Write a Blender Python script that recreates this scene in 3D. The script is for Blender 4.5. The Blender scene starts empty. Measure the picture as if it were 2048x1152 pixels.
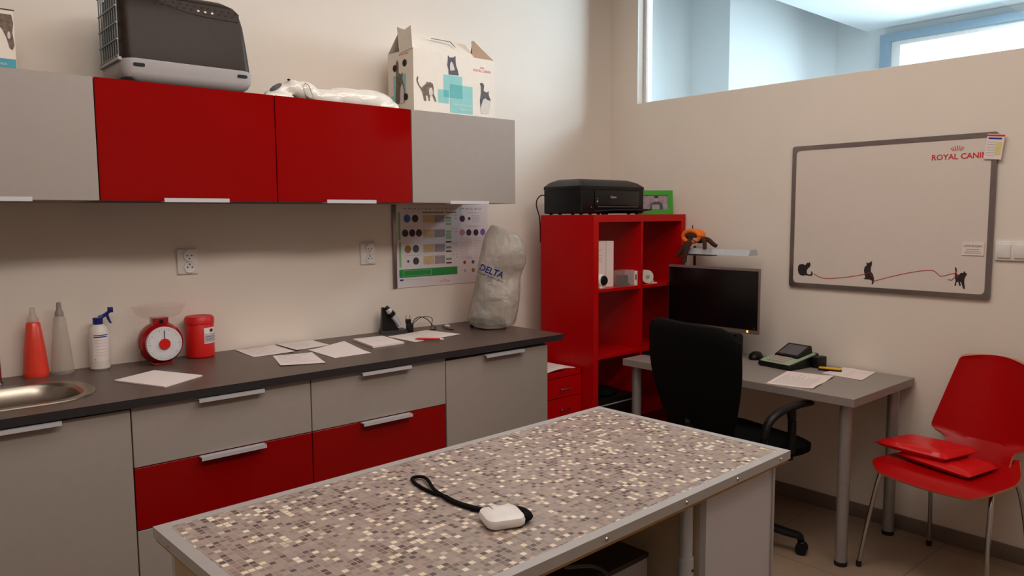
import bpy, bmesh, math, random
from mathutils import Vector, Matrix

random.seed(7)
S = bpy.context.scene
COL = S.collection
PI = math.pi
rad = math.radians

# ------------------------------------------------------------------ camera, world, light, exposure
cd = bpy.data.cameras.new('camera')
cam = bpy.data.objects.new('camera', cd)
COL.objects.link(cam)
S.camera = cam
cd.sensor_fit = 'HORIZONTAL'
cd.sensor_width = 36.0
cd.lens = 1525.015 / 2048 * 36.0
cd.clip_start = 0.05
cd.clip_end = 100
RR = [[0.749659845, -0.661794004, -0.00622993], [-0.067466898, -0.067053401, -0.99546575], [0.658375526, 0.746681014, -0.09491643]]
cam.matrix_world = Matrix(((RR[0][0], -RR[1][0], -RR[2][0], 0.0),
                           (RR[0][1], -RR[1][1], -RR[2][1], 0.0),
                           (RR[0][2], -RR[1][2], -RR[2][2], 1.49),
                           (0, 0, 0, 1)))

W = bpy.data.worlds.new('daylight')
S.world = W
W.use_nodes = True
W.node_tree.nodes['Background'].inputs['Color'].default_value = (0.84, 0.93, 1.0, 1)
W.node_tree.nodes['Background'].inputs['Strength'].default_value = 16.0


def area_light(name, loc, rot, sx, sy, power, color, shape='RECTANGLE', spread=PI):
    d = bpy.data.lights.new(name, 'AREA')
    d.shape = shape
    d.size = sx
    d.size_y = sy
    d.energy = power
    d.color = color
    d.spread = spread
    o = bpy.data.objects.new(name, d)
    o.location = loc
    o.rotation_euler = rot
    COL.objects.link(o)
    return o


WARM = (1.0, 0.90, 0.83)
# ceiling lamps of the room, then a fill light tilted towards the kitchen wall
area_light('ceiling_lamp', (0.9, 1.5, 3.03), (0, 0, 0), 3.0, 0.9, 15, WARM)
area_light('ceiling_lamp', (2.3, 1.0, 3.03), (0, 0, 0), 0.9, 2.6, 27, WARM)
area_light('ceiling_lamp', (-0.6, -0.6, 3.03), (0, 0, 0), 2.4, 2.0, 9, WARM)
area_light('wall_fill_light', (0.9, 0.2, 2.93), (rad(64), 0, 0), 2.6, 0.3, 12.0, WARM, spread=rad(105))  # added, unseen; brightens the upper kitchen wall

# unseen fill lights added in the hall beyond the high interior window
area_light('hall_fill_light', (6.1, 0.4, 3.05), (0, 0, 0), 1.2, 3.4, 84, (0.92, 0.98, 1.0))
hl = area_light('corner_fill_panel', (4.6, 2.0, 2.92), (0, 0, 0), 0.5, 0.8, 22, (0.70, 0.86, 1.0), spread=rad(120))  # added to throw cool light on the kitchen wall near the corner
hl.rotation_euler = Vector((-0.72, 0.60, -0.22)).to_track_quat('-Z', 'Y').to_euler()

vs = S.view_settings
vs.view_transform = 'Standard'
vs.look = 'None'
vs.gamma = 1.0
vs.use_curve_mapping = False
vs.exposure = -0.05
S.cycles.max_bounces = 8
S.cycles.diffuse_bounces = 5
S.cycles.glossy_bounces = 4
S.cycles.transmission_bounces = 8
S.cycles.transparent_max_bounces = 12
S.cycles.caustics_reflective = False
S.cycles.caustics_refractive = False
S.cycles.sample_clamp_indirect = 4.0
S.cycles.use_denoising = True


# ------------------------------------------------------------------ materials
def lin(c):
    return tuple((x / 255 / 12.92) if x / 255 <= 0.04045 else ((x / 255 + 0.055) / 1.055) ** 2.4 for x in c)


def mat(name, rgb, rough=0.5, metal=0.0, spec=0.5, vary=0.04, scale=30, bump=0.0, bscale=200,
        trans=0.0, alpha=1.0, emit=None, coat=0.0, ior=1.45, srgb=True, stretch=None):
    m = bpy.data.materials.new(name)
    m.use_nodes = True
    nt = m.node_tree
    b = nt.nodes['Principled BSDF']
    c = lin(rgb) if srgb else rgb
    b.inputs['Roughness'].default_value = rough
    b.inputs['Metallic'].default_value = metal
    b.inputs['Specular IOR Level'].default_value = spec
    b.inputs['IOR'].default_value = ior
    b.inputs['Transmission Weight'].default_value = trans
    b.inputs['Alpha'].default_value = alpha
    b.inputs['Coat Weight'].default_value = coat
    b.inputs['Coat Roughness'].default_value = 0.08
    tc = nt.nodes.new('ShaderNodeTexCoord')
    src = tc.outputs['Object']
    if stretch:
        mp = nt.nodes.new('ShaderNodeMapping')
        mp.inputs['Scale'].default_value = stretch
        nt.links.new(src, mp.inputs['Vector'])
        src = mp.outputs['Vector']
    n = nt.nodes.new('ShaderNodeTexNoise')
    n.inputs['Scale'].default_value = scale
    n.inputs['Detail'].default_value = 3
    nt.links.new(src, n.inputs['Vector'])
    r = nt.nodes.new('ShaderNodeValToRGB')
    r.color_ramp.elements[0].position = 0.3
    r.color_ramp.elements[1].position = 0.7
    r.color_ramp.elements[0].color = tuple(max(0, x * (1 - vary)) for x in c) + (1,)
    r.color_ramp.elements[1].color = tuple(min(1, x * (1 + vary)) for x in c) + (1,)
    nt.links.new(n.outputs['Fac'], r.inputs['Fac'])
    nt.links.new(r.outputs['Color'], b.inputs['Base Color'])
    if bump > 0:
        n2 = nt.nodes.new('ShaderNodeTexNoise')
        n2.inputs['Scale'].default_value = bscale
        n2.inputs['Detail'].default_value = 4
        nt.links.new(src, n2.inputs['Vector'])
        bp = nt.nodes.new('ShaderNodeBump')
        bp.inputs['Strength'].default_value = bump
        bp.inputs['Distance'].default_value = 0.002
        nt.links.new(n2.outputs['Fac'], bp.inputs['Height'])
        nt.links.new(bp.outputs['Normal'], b.inputs['Normal'])
    if emit:
        b.inputs['Emission Color'].default_value = tuple(emit[:3]) + (1,)
        b.inputs['Emission Strength'].default_value = emit[3]
    return m


def glass_mat(name, tint=(1, 1, 1), mix=0.9, rough=0.0):
    m = bpy.data.materials.new(name)
    m.use_nodes = True
    nt = m.node_tree
    nt.nodes.remove(nt.nodes['Principled BSDF'])
    out = nt.nodes['Material Output']
    tr = nt.nodes.new('ShaderNodeBsdfTransparent')
    tr.inputs['Color'].default_value = tint + (1,)
    gl = nt.nodes.new('ShaderNodeBsdfGlossy')
    gl.inputs['Roughness'].default_value = rough
    fr = nt.nodes.new('ShaderNodeFresnel')
    fr.inputs['IOR'].default_value = 1.3
    nz = nt.nodes.new('ShaderNodeTexNoise')
    nz.inputs['Scale'].default_value = 3
    mm = nt.nodes.new('ShaderNodeMath')
    mm.operation = 'MULTIPLY_ADD'
    mm.inputs[1].default_value = 0.02
    nt.links.new(nz.outputs['Fac'], mm.inputs[0])
    nt.links.new(fr.outputs['Fac'], mm.inputs[2])
    mx = nt.nodes.new('ShaderNodeMixShader')
    nt.links.new(mm.outputs[0], mx.inputs['Fac'])
    nt.links.new(tr.outputs[0], mx.inputs[1])
    nt.links.new(gl.outputs[0], mx.inputs[2])
    nt.links.new(mx.outputs[0], out.inputs['Surface'])
    return m


def film_mat(name, rgb, opacity, rough=0.35, bump=0.25):
    """milky plastic film: partly lets light straight through, partly diffuse, slightly glossy"""
    m = bpy.data.materials.new(name)
    m.use_nodes = True
    nt = m.node_tree
    b = nt.nodes['Principled BSDF']
    b.inputs['Roughness'].default_value = rough
    c = lin(rgb)
    b.inputs['Base Color'].default_value = c + (1,)
    tl = nt.nodes.new('ShaderNodeBsdfTranslucent')
    tl.inputs['Color'].default_value = c + (1,)
    tr = nt.nodes.new('ShaderNodeBsdfTransparent')
    a = nt.nodes.new('ShaderNodeMixShader')
    a.inputs['Fac'].default_value = 0.35
    nt.links.new(b.outputs[0], a.inputs[1])
    nt.links.new(tl.outputs[0], a.inputs[2])
    mx = nt.nodes.new('ShaderNodeMixShader')
    tc = nt.nodes.new('ShaderNodeTexCoord')
    n = nt.nodes.new('ShaderNodeTexNoise')
    n.inputs['Scale'].default_value = 9
    nt.links.new(tc.outputs['Object'], n.inputs['Vector'])
    mr = nt.nodes.new('ShaderNodeMapRange')
    mr.inputs['To Min'].default_value = opacity - 0.06
    mr.inputs['To Max'].default_value = opacity + 0.06
    nt.links.new(n.outputs['Fac'], mr.inputs['Value'])
    nt.links.new(mr.outputs[0], mx.inputs['Fac'])
    nt.links.new(tr.outputs[0], mx.inputs[1])
    nt.links.new(a.outputs[0], mx.inputs[2])
    n2 = nt.nodes.new('ShaderNodeTexNoise')
    n2.inputs['Scale'].default_value = 14
    n2.inputs['Detail'].default_value = 3
    nt.links.new(tc.outputs['Object'], n2.inputs['Vector'])
    bp = nt.nodes.new('ShaderNodeBump')
    bp.inputs['Strength'].default_value = bump
    bp.inputs['Distance'].default_value = 0.02
    nt.links.new(n2.outputs['Fac'], bp.inputs['Height'])
    nt.links.new(bp.outputs['Normal'], b.inputs['Normal'])
    nt.links.new(mx.outputs[0], nt.nodes['Material Output'].inputs['Surface'])
    return m


def mosaic_mat(name):
    m = bpy.data.materials.new(name)
    m.use_nodes = True
    nt = m.node_tree
    L = nt.links
    b = nt.nodes['Principled BSDF']
    b.inputs['Roughness'].default_value = 0.33
    tc = nt.nodes.new('ShaderNodeTexCoord')
    mp = nt.nodes.new('ShaderNodeMapping')
    mp.inputs['Scale'].default_value = (1 / 0.0128, 1 / 0.0128, 0)
    L.new(tc.outputs['Object'], mp.inputs['Vector'])
    fl = nt.nodes.new('ShaderNodeVectorMath')
    fl.operation = 'FLOOR'
    L.new(mp.outputs[0], fl.inputs[0])
    fr = nt.nodes.new('ShaderNodeVectorMath')
    fr.operation = 'FRACTION'
    L.new(mp.outputs[0], fr.inputs[0])
    wn = nt.nodes.new('ShaderNodeTexWhiteNoise')
    wn.noise_dimensions = '2D'
    L.new(fl.outputs[0], wn.inputs['Vector'])
    r = nt.nodes.new('ShaderNodeValToRGB')
    r.color_ramp.interpolation = 'CONSTANT'
    stops = [(0.0, (97, 84, 82)), (0.09, (124, 106, 100)), (0.17, (140, 122, 114)), (0.27, (150, 136, 128)), (0.45, (168, 150, 140)),
             (0.64, (156, 146, 140)), (0.80, (178, 160, 148)), (0.865, (205, 190, 172)), (0.90, (232, 218, 190)), (0.955, (238, 228, 208))]
    els = r.color_ramp.elements
    els[0].position = 0
    els[0].color = lin(stops[0][1]) + (1,)
    els[1].position = stops[1][0]
    els[1].color = lin(stops[1][1]) + (1,)
    for p, c in stops[2:]:
        e = els.new(p)
        e.color = lin(c) + (1,)
    L.new(wn.outputs['Value'], r.inputs['Fac'])
    sx = nt.nodes.new('ShaderNodeSeparateXYZ')
    L.new(fr.outputs[0], sx.inputs[0])
    masks = []
    for ax in (0, 1):
        a = nt.nodes.new('ShaderNodeMath')
        a.operation = 'GREATER_THAN'
        a.inputs[1].default_value = 0.16
        L.new(sx.outputs[ax], a.inputs[0])
        masks.append(a)
    mu = nt.nodes.new('ShaderNodeMath')
    mu.operation = 'MULTIPLY'
    L.new(masks[0].outputs[0], mu.inputs[0])
    L.new(masks[1].outputs[0], mu.inputs[1])
    mx = nt.nodes.new('ShaderNodeMix')
    mx.data_type = 'RGBA'
    mx.inputs['A'].default_value = lin((170, 154, 144)) + (1,)
    L.new(mu.outputs[0], mx.inputs['Factor'])
    L.new(r.outputs['Color'], mx.inputs['B'])
    L.new(mx.outputs['Result'], b.inputs['Base Color'])
    return m


def tile_mat(name, c1, grout, size=0.6):
    m = mat(name, c1, rough=0.35, vary=0.10, scale=4, bump=0.05)
    nt = m.node_tree
    L = nt.links
    b = nt.nodes['Principled BSDF']
    old = b.inputs['Base Color'].links[0].from_socket
    tc = nt.nodes.new('ShaderNodeTexCoord')
    br = nt.nodes.new('ShaderNodeTexBrick')
    br.offset = 0.0
    br.inputs['Scale'].default_value = 1.0
    br.inputs['Brick Width'].default_value = size
    br.inputs['Row Height'].default_value = size
    br.inputs['Mortar Size'].default_value = 0.0025
    br.inputs['Mortar Smooth'].default_value = 0.1
    br.inputs['Mortar'].default_value = lin(grout) + (1,)
    L.new(tc.outputs['Object'], br.inputs['Vector'])
    L.new(old, br.inputs['Color1'])
    L.new(old, br.inputs['Color2'])
    L.new(br.outputs['Color'], b.inputs['Base Color'])
    return m


M = {}
M['wall'] = mat('wall_paint', (233, 222, 210), 0.85, vary=0.015, scale=3, bump=0.08, bscale=350)
M['ceil'] = mat('ceiling_paint', (236, 232, 226), 0.9, vary=0.01)
M['hall'] = mat('hall_paint', (226, 230, 232), 0.85, vary=0.01)
M['floor'] = tile_mat('floor_tiles', (150, 128, 108), (108, 92, 78))
M['skirt'] = mat('skirting_tile', (122, 108, 98), 0.5, vary=0.06)
M['grey'] = mat('grey_foil_front', (158, 148, 141), 0.42, vary=0.015, bump=0.03)
M['red'] = mat('red_gloss_front', (138, 3, 4), 0.10, vary=0.02, spec=0.28, scale=4)
M['carcass'] = mat('cabinet_carcass', (58, 44, 36), 0.6)
M['carcass_grey'] = mat('cabinet_underside', (150, 142, 134), 0.6)
M['alu'] = mat('aluminium', (222, 222, 228), 0.32, metal=0.45, vary=0.03, stretch=(1, 40, 40))
M['alu_matt'] = mat('matt_aluminium_edge', (188, 184, 182), 0.42, metal=0.35, vary=0.03)
M['counter'] = mat('dark_worktop', (90, 74, 66), 0.38, vary=0.10, scale=60, bump=0.12, bscale=220)
M['counter_edge'] = mat('dark_worktop_edge', (40, 36, 38), 0.45)
M['steel'] = mat('brushed_steel', (168, 158, 146), 0.30, metal=1.0, vary=0.05, stretch=(2, 60, 10))
M['chrome'] = mat('chrome', (190, 190, 190), 0.15, metal=1.0)
M['black'] = mat('black_plastic', (15, 14, 15), 0.40, spec=0.35, vary=0.1)
M['blackm'] = mat('black_matt', (9, 8, 9), 0.9, spec=0.15, vary=0.15, bump=0.2, bscale=500)
M['screen'] = mat('dark_screen', (9, 8, 9), 0.22, vary=0.02)
M['white'] = mat('white_plastic', (232, 228, 224), 0.35)
M['whitep'] = mat('white_paper', (236, 222, 216), 0.8, vary=0.01)
M['print'] = mat('grey_print', (176, 172, 176), 0.8)
M['printd'] = mat('dark_print', (96, 92, 98), 0.8)
M['ceramic'] = mat('glazed_ceramic', (238, 232, 222), 0.06, vary=0.02, coat=1.0)
M['expred'] = mat('red_lacquer_shelf', (184, 4, 8), 0.30, spec=0.25, vary=0.03, scale=5)
M['deskg'] = mat('grey_laminate_desk', (146, 136, 130), 0.45, vary=0.03)
M['legs'] = mat('silver_grey_leg', (160, 156, 156), 0.35, metal=0.5)
M['chair'] = mat('red_plywood_lacquer', (174, 5, 9), 0.30, spec=0.25, vary=0.02, scale=6)
M['chairedge'] = mat('plywood_edge', (196, 128, 90), 0.6)
M['packet'] = mat('red_foil_packet', (214, 22, 24), 0.25, vary=0.05, bump=0.5, bscale=30)
M['packetw'] = mat('pale_print_on_red', (226, 120, 112), 0.4)
M['mosaic'] = mosaic_mat('mosaic_laminate')
M['tpanel'] = mat('pale_grey_panel', (200, 196, 200), 0.5, vary=0.015)
M['tpanel_side'] = mat('beige_panel', (188, 170, 140), 0.6, vary=0.03)
M['board'] = mat('chipboard', (176, 134, 82), 0.7, vary=0.15, scale=120)
M['silver'] = mat('silver_paint', (196, 200, 206), 0.3, metal=0.35)
M['boardframe'] = mat('brushed_frame', (150, 140, 138), 0.30, metal=0.85, vary=0.06)
M['wboard'] = mat('whiteboard_enamel', (224, 212, 202), 0.32, vary=0.01)
M['logored'] = mat('red_print', (205, 40, 36), 0.6)
M['catblack'] = mat('black_print', (42, 36, 36), 0.6)
M['brown'] = mat('dark_brown_plastic', (46, 35, 29), 0.42, spec=0.3, vary=0.08)
M['brown2'] = mat('brown_plastic_band', (84, 68, 58), 0.4)
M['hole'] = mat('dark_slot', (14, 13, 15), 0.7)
M['base'] = mat('grey_beige_plastic', (170, 166, 166), 0.4, vary=0.03)
M['wire'] = mat('grey_coated_wire', (120, 128, 130), 0.35, metal=0.3)
M['carton'] = mat('white_carton', (232, 222, 210), 0.6, vary=0.02)
M['cartonbrown'] = mat('brown_carton_inside', (172, 142, 118), 0.8, vary=0.06)
M['teal'] = mat('pale_teal_print', (140, 200, 198), 0.6)
M['teal2'] = mat('mid_teal_print', (98, 176, 176), 0.6)
M['blueprint'] = mat('blue_print', (70, 160, 180), 0.6)
M['catbrown'] = mat('tabby_brown_print', (116, 98, 86), 0.7, vary=0.35, scale=70)
M['catgrey'] = mat('cat_grey_print', (88, 86, 92), 0.7, vary=0.35, scale=70)
M['catwhite'] = mat('cat_white_print', (212, 204, 198), 0.7, vary=0.06, scale=70)
M['coral'] = mat('coral_liquid', (226, 60, 40), 0.35, vary=0.05, trans=0.0, spec=0.5, coat=0.2)
M['milky'] = film_mat('milky_plastic', (212, 202, 190), 0.42, 0.3, 0.05)
M['milkybottle'] = film_mat('milky_bottle_plastic', (214, 206, 196), 0.50, 0.3, 0.05)
M['clearbowl'] = film_mat('clear_bowl_plastic', (226, 196, 186), 0.08, 0.1, 0.0)
M['blue'] = mat('navy_plastic', (20, 32, 110), 0.35)
M['bottle'] = mat('white_bottle', (222, 214, 204), 0.4)
M['scalered'] = mat('red_scale_enamel', (150, 6, 14), 0.18, coat=0.5)
M['tubred'] = mat('red_tub_plastic', (205, 22, 18), 0.4)
M['dial'] = mat('dial_white', (214, 212, 214), 0.4)
M['ticks'] = mat('dial_ticks', (110, 108, 116), 0.5)
M['film'] = film_mat('dust_cover_film', (204, 198, 188), 0.64, 0.22, 1.0)
M['navy'] = mat('navy_print', (24, 50, 140), 0.5)
M['olive'] = mat('olive_print', (128, 150, 112), 0.7)
M['pgreen'] = mat('green_print', (46, 140, 66), 0.7, vary=0.05)
M['pgreen2'] = mat('light_green_print', (136, 186, 130), 0.7)
M['poster'] = mat('poster_paper', (224, 214, 214), 0.5, vary=0.01)
M['sand'] = mat('sand_swatch', (206, 176, 128), 0.7, vary=0.08, scale=50)
M['mauve'] = mat('grey_swatch', (160, 146, 150), 0.7, vary=0.1, scale=50)
M['plum'] = mat('plum_print', (70, 34, 66), 0.7, vary=0.3, scale=120)
M['pink'] = mat('pink_print', (186, 124, 142), 0.7, vary=0.1, scale=120)
M['violet'] = mat('violet_print', (124, 96, 168), 0.7, vary=0.1, scale=120)
M['pblue'] = mat('blue_disc_print', (70, 104, 170), 0.7, vary=0.2, scale=150)
M['pdark'] = mat('dark_disc_print', (62, 62, 62), 0.7, vary=0.6, scale=200)
M['ochre'] = mat('ochre_disc_print', (156, 112, 52), 0.7, vary=0.3, scale=150)
M['terra'] = mat('terracotta_print', (176, 76, 52), 0.7, vary=0.3, scale=150)
M['green'] = mat('green_frame_paint', (60, 160, 40), 0.45)
M['photo'] = mat('photo_background', (158, 140, 152), 0.4, vary=0.25, scale=60)
M['skinp'] = mat('photo_skin', (190, 150, 138), 0.5)
M['jacket'] = mat('photo_dark_jacket', (66, 72, 86), 0.5)
M['orange'] = mat('orange_plush', (240, 120, 30), 0.9, bump=0.5, bscale=250)
M['plush'] = mat('brown_plush', (66, 40, 28), 0.95, vary=0.25, scale=80, bump=0.6, bscale=250)
M['mint'] = mat('mint_plastic', (152, 176, 142), 0.5)
M['keys'] = mat('pale_keys', (196, 178, 168), 0.5)
M['yellow'] = mat('yellow_plastic', (236, 176, 20), 0.4)
M['postit'] = mat('yellow_note_paper', (226, 212, 140), 0.8)
M['led'] = mat('amber_power_led', (250, 200, 40), 0.4, emit=(1.0, 0.68, 0.08, 3.0))
M['bezel'] = mat('grey_bezel', (116, 100, 94), 0.4)
M['glass'] = glass_mat('window_glass', (0.93, 0.97, 0.98))
M['photoglass'] = mat('glossy_photo', (170, 156, 160), 0.15)
M['bluegrey'] = mat('blue_grey_frame', (138, 160, 178), 0.5)
M['whitefr'] = mat('white_reveal', (240, 236, 232), 0.6)
M['pcgrey'] = mat('grey_metal_case', (150, 146, 146), 0.5)
M['rubber'] = mat('black_rubber', (20, 19, 20), 0.7)
M['tape'] = mat('white_tape_roll', (222, 216, 204), 0.5)
M['clearpack'] = film_mat('clear_blister', (214, 196, 192), 0.35, 0.15, 0.0)
M['capgrey'] = mat('smoky_cap', (150, 140, 134), 0.4)


# ------------------------------------------------------------------ mesh builder
class MB:
    def __init__(s):
        s.v, s.f, s.mi, s.sm, s.mats = [], [], [], [], []
        s.cur = 0
        s.M = Matrix.Identity(4)

    def mat(s, m):
        m = M[m] if isinstance(m, str) else m
        if m not in s.mats:
            s.mats.append(m)
        s.cur = s.mats.index(m)
        return s

    def at(s, loc=(0, 0, 0), rot=(0, 0, 0)):
        from mathutils import Euler
        s.M = Matrix.Translation(loc) @ Euler(rot).to_matrix().to_4x4()
        return s

    def add(s, vs, fs, smooth=False):
        k = len(s.v)
        s.v += [tuple(s.M @ Vector(p)) for p in vs]
        for f in fs:
            s.f.append(tuple(k + i for i in f))
            s.mi.append(s.cur)
            s.sm.append(smooth)
        return s

    def bm_add(s, bm, smooth=False):
        bm.verts.ensure_lookup_table()
        bm.verts.index_update()
        s.add([v.co.copy() for v in bm.verts], [[v.index for v in f.verts] for f in bm.faces], smooth)
        bm.free()
        return s

    def box(s, x0, x1, y0, y1, z0, z1, bev=0.0, seg=2):
        bm = bmesh.new()
        bmesh.ops.create_cube(bm, size=1)
        for v in bm.verts:
            v.co = Vector(((x0 + x1) / 2 + v.co.x * (x1 - x0), (y0 + y1) / 2 + v.co.y * (y1 - y0), (z0 + z1) / 2 + v.co.z * (z1 - z0)))
        if bev > 0:
            bmesh.ops.bevel(bm, geom=bm.edges[:] + bm.verts[:], offset=bev, segments=seg, profile=0.5, affect='EDGES')
        return s.bm_add(bm, bev > 0)

    def cyl(s, p0, p1, r0, r1=None, n=24, caps=True, smooth=True):
        r1 = r0 if r1 is None else r1
        p0, p1 = Vector(p0), Vector(p1)
        d = (p1 - p0).normalized()
        a = d.orthogonal().normalized()
        b = d.cross(a)
        vs = []
        for p, r in ((p0, r0), (p1, r1)):
            for i in range(n):
                t = 2 * PI * i / n
                vs.append(p + a * (r * math.cos(t)) + b * (r * math.sin(t)))
        fs = [(i, (i + 1) % n, n + (i + 1) % n, n + i) for i in range(n)]
        s.add(vs, fs, smooth)
        if caps:
            s.add(vs[:n], [tuple(reversed(range(n)))])
            s.add(vs[n:], [tuple(range(n))])
        return s

    def lathe(s, prof, c=(0, 0, 0), n=32, axis='Z', smooth=True):
        vs, fs = [], []
        for r, h in prof:
            for i in range(n):
                t = 2 * PI * i / n
                x, y = r * math.cos(t), r * math.sin(t)
                p = {'Z': (x, y, h), 'Y': (x, h, y), 'X': (h, x, y)}[axis]
                vs.append((p[0] + c[0], p[1] + c[1], p[2] + c[2]))
        for k in range(len(prof) - 1):
            for i in range(n):
                a, b = k * n + i, k * n + (i + 1) % n
                f = (a, b, b + n, a + n)
                fs.append(f if axis != 'Y' else f[::-1])
        s.add(vs, fs, smooth)
        return s

    def tube(s, pts, r, n=8, sub=6, flat=1.0, closed=False):
        P = [Vector(p) for p in pts]
        Q = []
        if len(P) > 2 and sub > 1:
            m = len(P)
            rng = range(m) if closed else range(m - 1)
            for i in rng:
                if closed:
                    a, b, c, d = P[(i - 1) % m], P[i], P[(i + 1) % m], P[(i + 2) % m]
                else:
                    a, b, c, d = P[max(i - 1, 0)], P[i], P[i + 1], P[min(i + 2, m - 1)]
                for k in range(sub):
                    t = k / sub
                    Q.append(0.5 * ((2 * b) + (c - a) * t + (2 * a - 5 * b + 4 * c - d) * t * t + (3 * b - a - 3 * c + d) * t ** 3))
            if not closed:
                Q.append(P[-1])
        else:
            Q = P
        m = len(Q)
        rr = r if isinstance(r, (list, tuple)) else None
        up = Vector((0, 0, 1))
        vs = []
        for i, q in enumerate(Q):
            if closed:
                d = (Q[(i + 1) % m] - Q[i - 1]).normalized()
            else:
                d = (Q[min(i + 1, m - 1)] - Q[max(i - 1, 0)]).normalized()
            a = d.cross(up)
            if a.length < 0.1:
                a = d.cross(Vector((0, 1, 0)))
            a.normalize()
            b = a.cross(d)
            if rr:
                t = i / (m - 1) * (len(rr) - 1)
                k = min(int(t), len(rr) - 2)
                R = rr[k] + (rr[k + 1] - rr[k]) * (t - k)
            else:
                R = r
            for j in range(n):
                t = 2 * PI * j / n
                vs.append(q + a * (R * math.cos(t)) + b * (R * flat * math.sin(t)))
        fs = []
        for i in range(m if closed else m - 1):
            for j in range(n):
                k, l = (i % m) * n, ((i + 1) % m) * n
                fs.append((k + j, k + (j + 1) % n, l + (j + 1) % n, l + j))
        if not closed:
            fs += [tuple(reversed(range(n))), tuple(range((m - 1) * n, m * n))]
        s.add(vs, fs, True)
        return s

    def plate(s, outer, holes, z0, z1):
        """flat plate in XY with holes"""
        bm = bmesh.new()
        loops = []
        for lp in [outer] + list(holes):
            vv = [bm.verts.new((p[0], p[1], z1)) for p in lp]
            loops.append(vv)
            for i in range(len(vv)):
                bm.edges.new((vv[i], vv[(i + 1) % len(vv)]))
        bmesh.ops.triangle_fill(bm, edges=bm.edges[:], use_beauty=True, use_dissolve=False)
        bmesh.ops.recalc_face_normals(bm, faces=bm.faces[:])
        if sum(f.normal.z for f in bm.faces) < 0:
            bmesh.ops.reverse_faces(bm, faces=bm.faces[:])
        top = bm.faces[:]
        r = bmesh.ops.extrude_face_region(bm, geom=top)
        for v in [g for g in r['geom'] if isinstance(g, bmesh.types.BMVert)]:
            v.co.z = z0
        bmesh.ops.recalc_face_normals(bm, faces=bm.faces[:])
        return s.bm_add(bm)

    def loft(s, loops, cap0=True, cap1=True, smooth=True, closed=True):
        n = len(loops[0])
        vs = [p for lp in loops for p in lp]
        fs = []
        for k in range(len(loops) - 1):
            for i in range(n if closed else n - 1):
                a, b = k * n + i, k * n + (i + 1) % n
                fs.append((a, b, b + n, a + n))
        s.add(vs, fs, smooth)
        if cap0:
            s.add(loops[0], [tuple(reversed(range(n)))], smooth)
        if cap1:
            s.add(loops[-1], [tuple(range(n))], smooth)
        return s

    def ell(s, c, r, rot=(0, 0, 0), n=20, m=12):
        from mathutils import Euler
        R = Euler(rot).to_matrix()
        vs, fs = [], []
        for i in range(m + 1):
            ph = PI * i / m
            for j in range(n):
                t = 2 * PI * j / n
                vs.append(Vector(c) + R @ Vector((r[0] * math.sin(ph) * math.cos(t), r[1] * math.sin(ph) * math.sin(t), -r[2] * math.cos(ph))))
        for i in range(m):
            for j in range(n):
                fs.append((i * n + j, i * n + (j + 1) % n, (i + 1) * n + (j + 1) % n, (i + 1) * n + j))
        s.add(vs, fs, True)
        return s

    # flat marks in a plane given by origin o, right u, up w; the normal is u x w
    def poly(s, pts, o, u, w, lift=0.0006):
        o, u, w = Vector(o), Vector(u), Vector(w)
        n = u.cross(w).normalized()
        vs = [o + u * p[0] + w * p[1] + n * lift for p in pts]
        bm = bmesh.new()
        vv = [bm.verts.new(p) for p in vs]
        try:
            f = bm.faces.new(vv)
            f.normal_update()
            if f.normal.dot(n) < 0:
                f.normal_flip()
            bmesh.ops.triangulate(bm, faces=[f])
        except ValueError:
            pass
        return s.bm_add(bm)

    def rect(s, x0, x1, y0, y1, o, u, w, lift=0.0006):
        return s.poly([(x0, y0), (x1, y0), (x1, y1), (x0, y1)], o, u, w, lift)

    def disc(s, x, y, rx, o, u, w, lift=0.0006, ry=None, n=20):
        ry = rx if ry is None else ry
        return s.poly([(x + rx * math.cos(2 * PI * i / n), y + ry * math.sin(2 * PI * i / n)) for i in range(n)], o, u, w, lift)

    def text(s, txt, x, y, h, o, u, w, lift=0.0008, width=None, align='LEFT', shear=0.0, bold=0.0):
        cu = bpy.data.curves.new('t', 'FONT')
        cu.body = txt
        cu.size = 1.0
        cu.resolution_u = 2
        cu.shear = shear
        cu.offset = bold
        cu.align_x = 'LEFT'
        ob = bpy.data.objects.new('t', cu)
        COL.objects.link(ob)
        dg = bpy.context.evaluated_depsgraph_get()
        me = bpy.data.meshes.new_from_object(ob.evaluated_get(dg))
        xs = [v.co.x for v in me.vertices] or [0, 1]
        ys = [v.co.y for v in me.vertices] or [0, 1]
        x0, x1 = min(xs), max(xs)
        k = h / 0.70
        kx = k if width is None else width / (x1 - x0)
        off = 0 if align == 'LEFT' else -(x1 - x0) * kx / 2
        o, u, w = Vector(o), Vector(u), Vector(w)
        n = u.cross(w).normalized()
        vs = [o + u * (x + off + (v.co.x - x0) * kx) + w * (y + v.co.y * k) + n * lift for v in me.vertices]
        s.add(vs, [tuple(p.vertices) for p in me.polygons])
        bpy.data.objects.remove(ob)
        bpy.data.meshes.remove(me)
        bpy.data.curves.remove(cu)
        return s

    def build(s, name, parent=None, loc=None, rz=0.0, sharp=35):
        me = bpy.data.meshes.new(name)
        me.from_pydata(s.v, [], s.f)
        for m in s.mats:
            me.materials.append(m)
        me.polygons.foreach_set('material_index', s.mi)
        me.polygons.foreach_set('use_smooth', [True] * len(s.f) if any(s.sm) else s.sm)
        me.update()
        if any(s.sm):
            bm = bmesh.new()
            bm.from_mesh(me)
            bmesh.ops.remove_doubles(bm, verts=bm.verts[:], dist=1e-5)
            bm.to_mesh(me)
            bm.free()
            me.set_sharp_from_angle(angle=rad(sharp))
        o = bpy.data.objects.new(name, me)
        COL.objects.link(o)
        if parent:
            o.parent = parent
        if loc:
            o.location = loc
        o.rotation_euler = (0, 0, rz)
        return o


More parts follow.
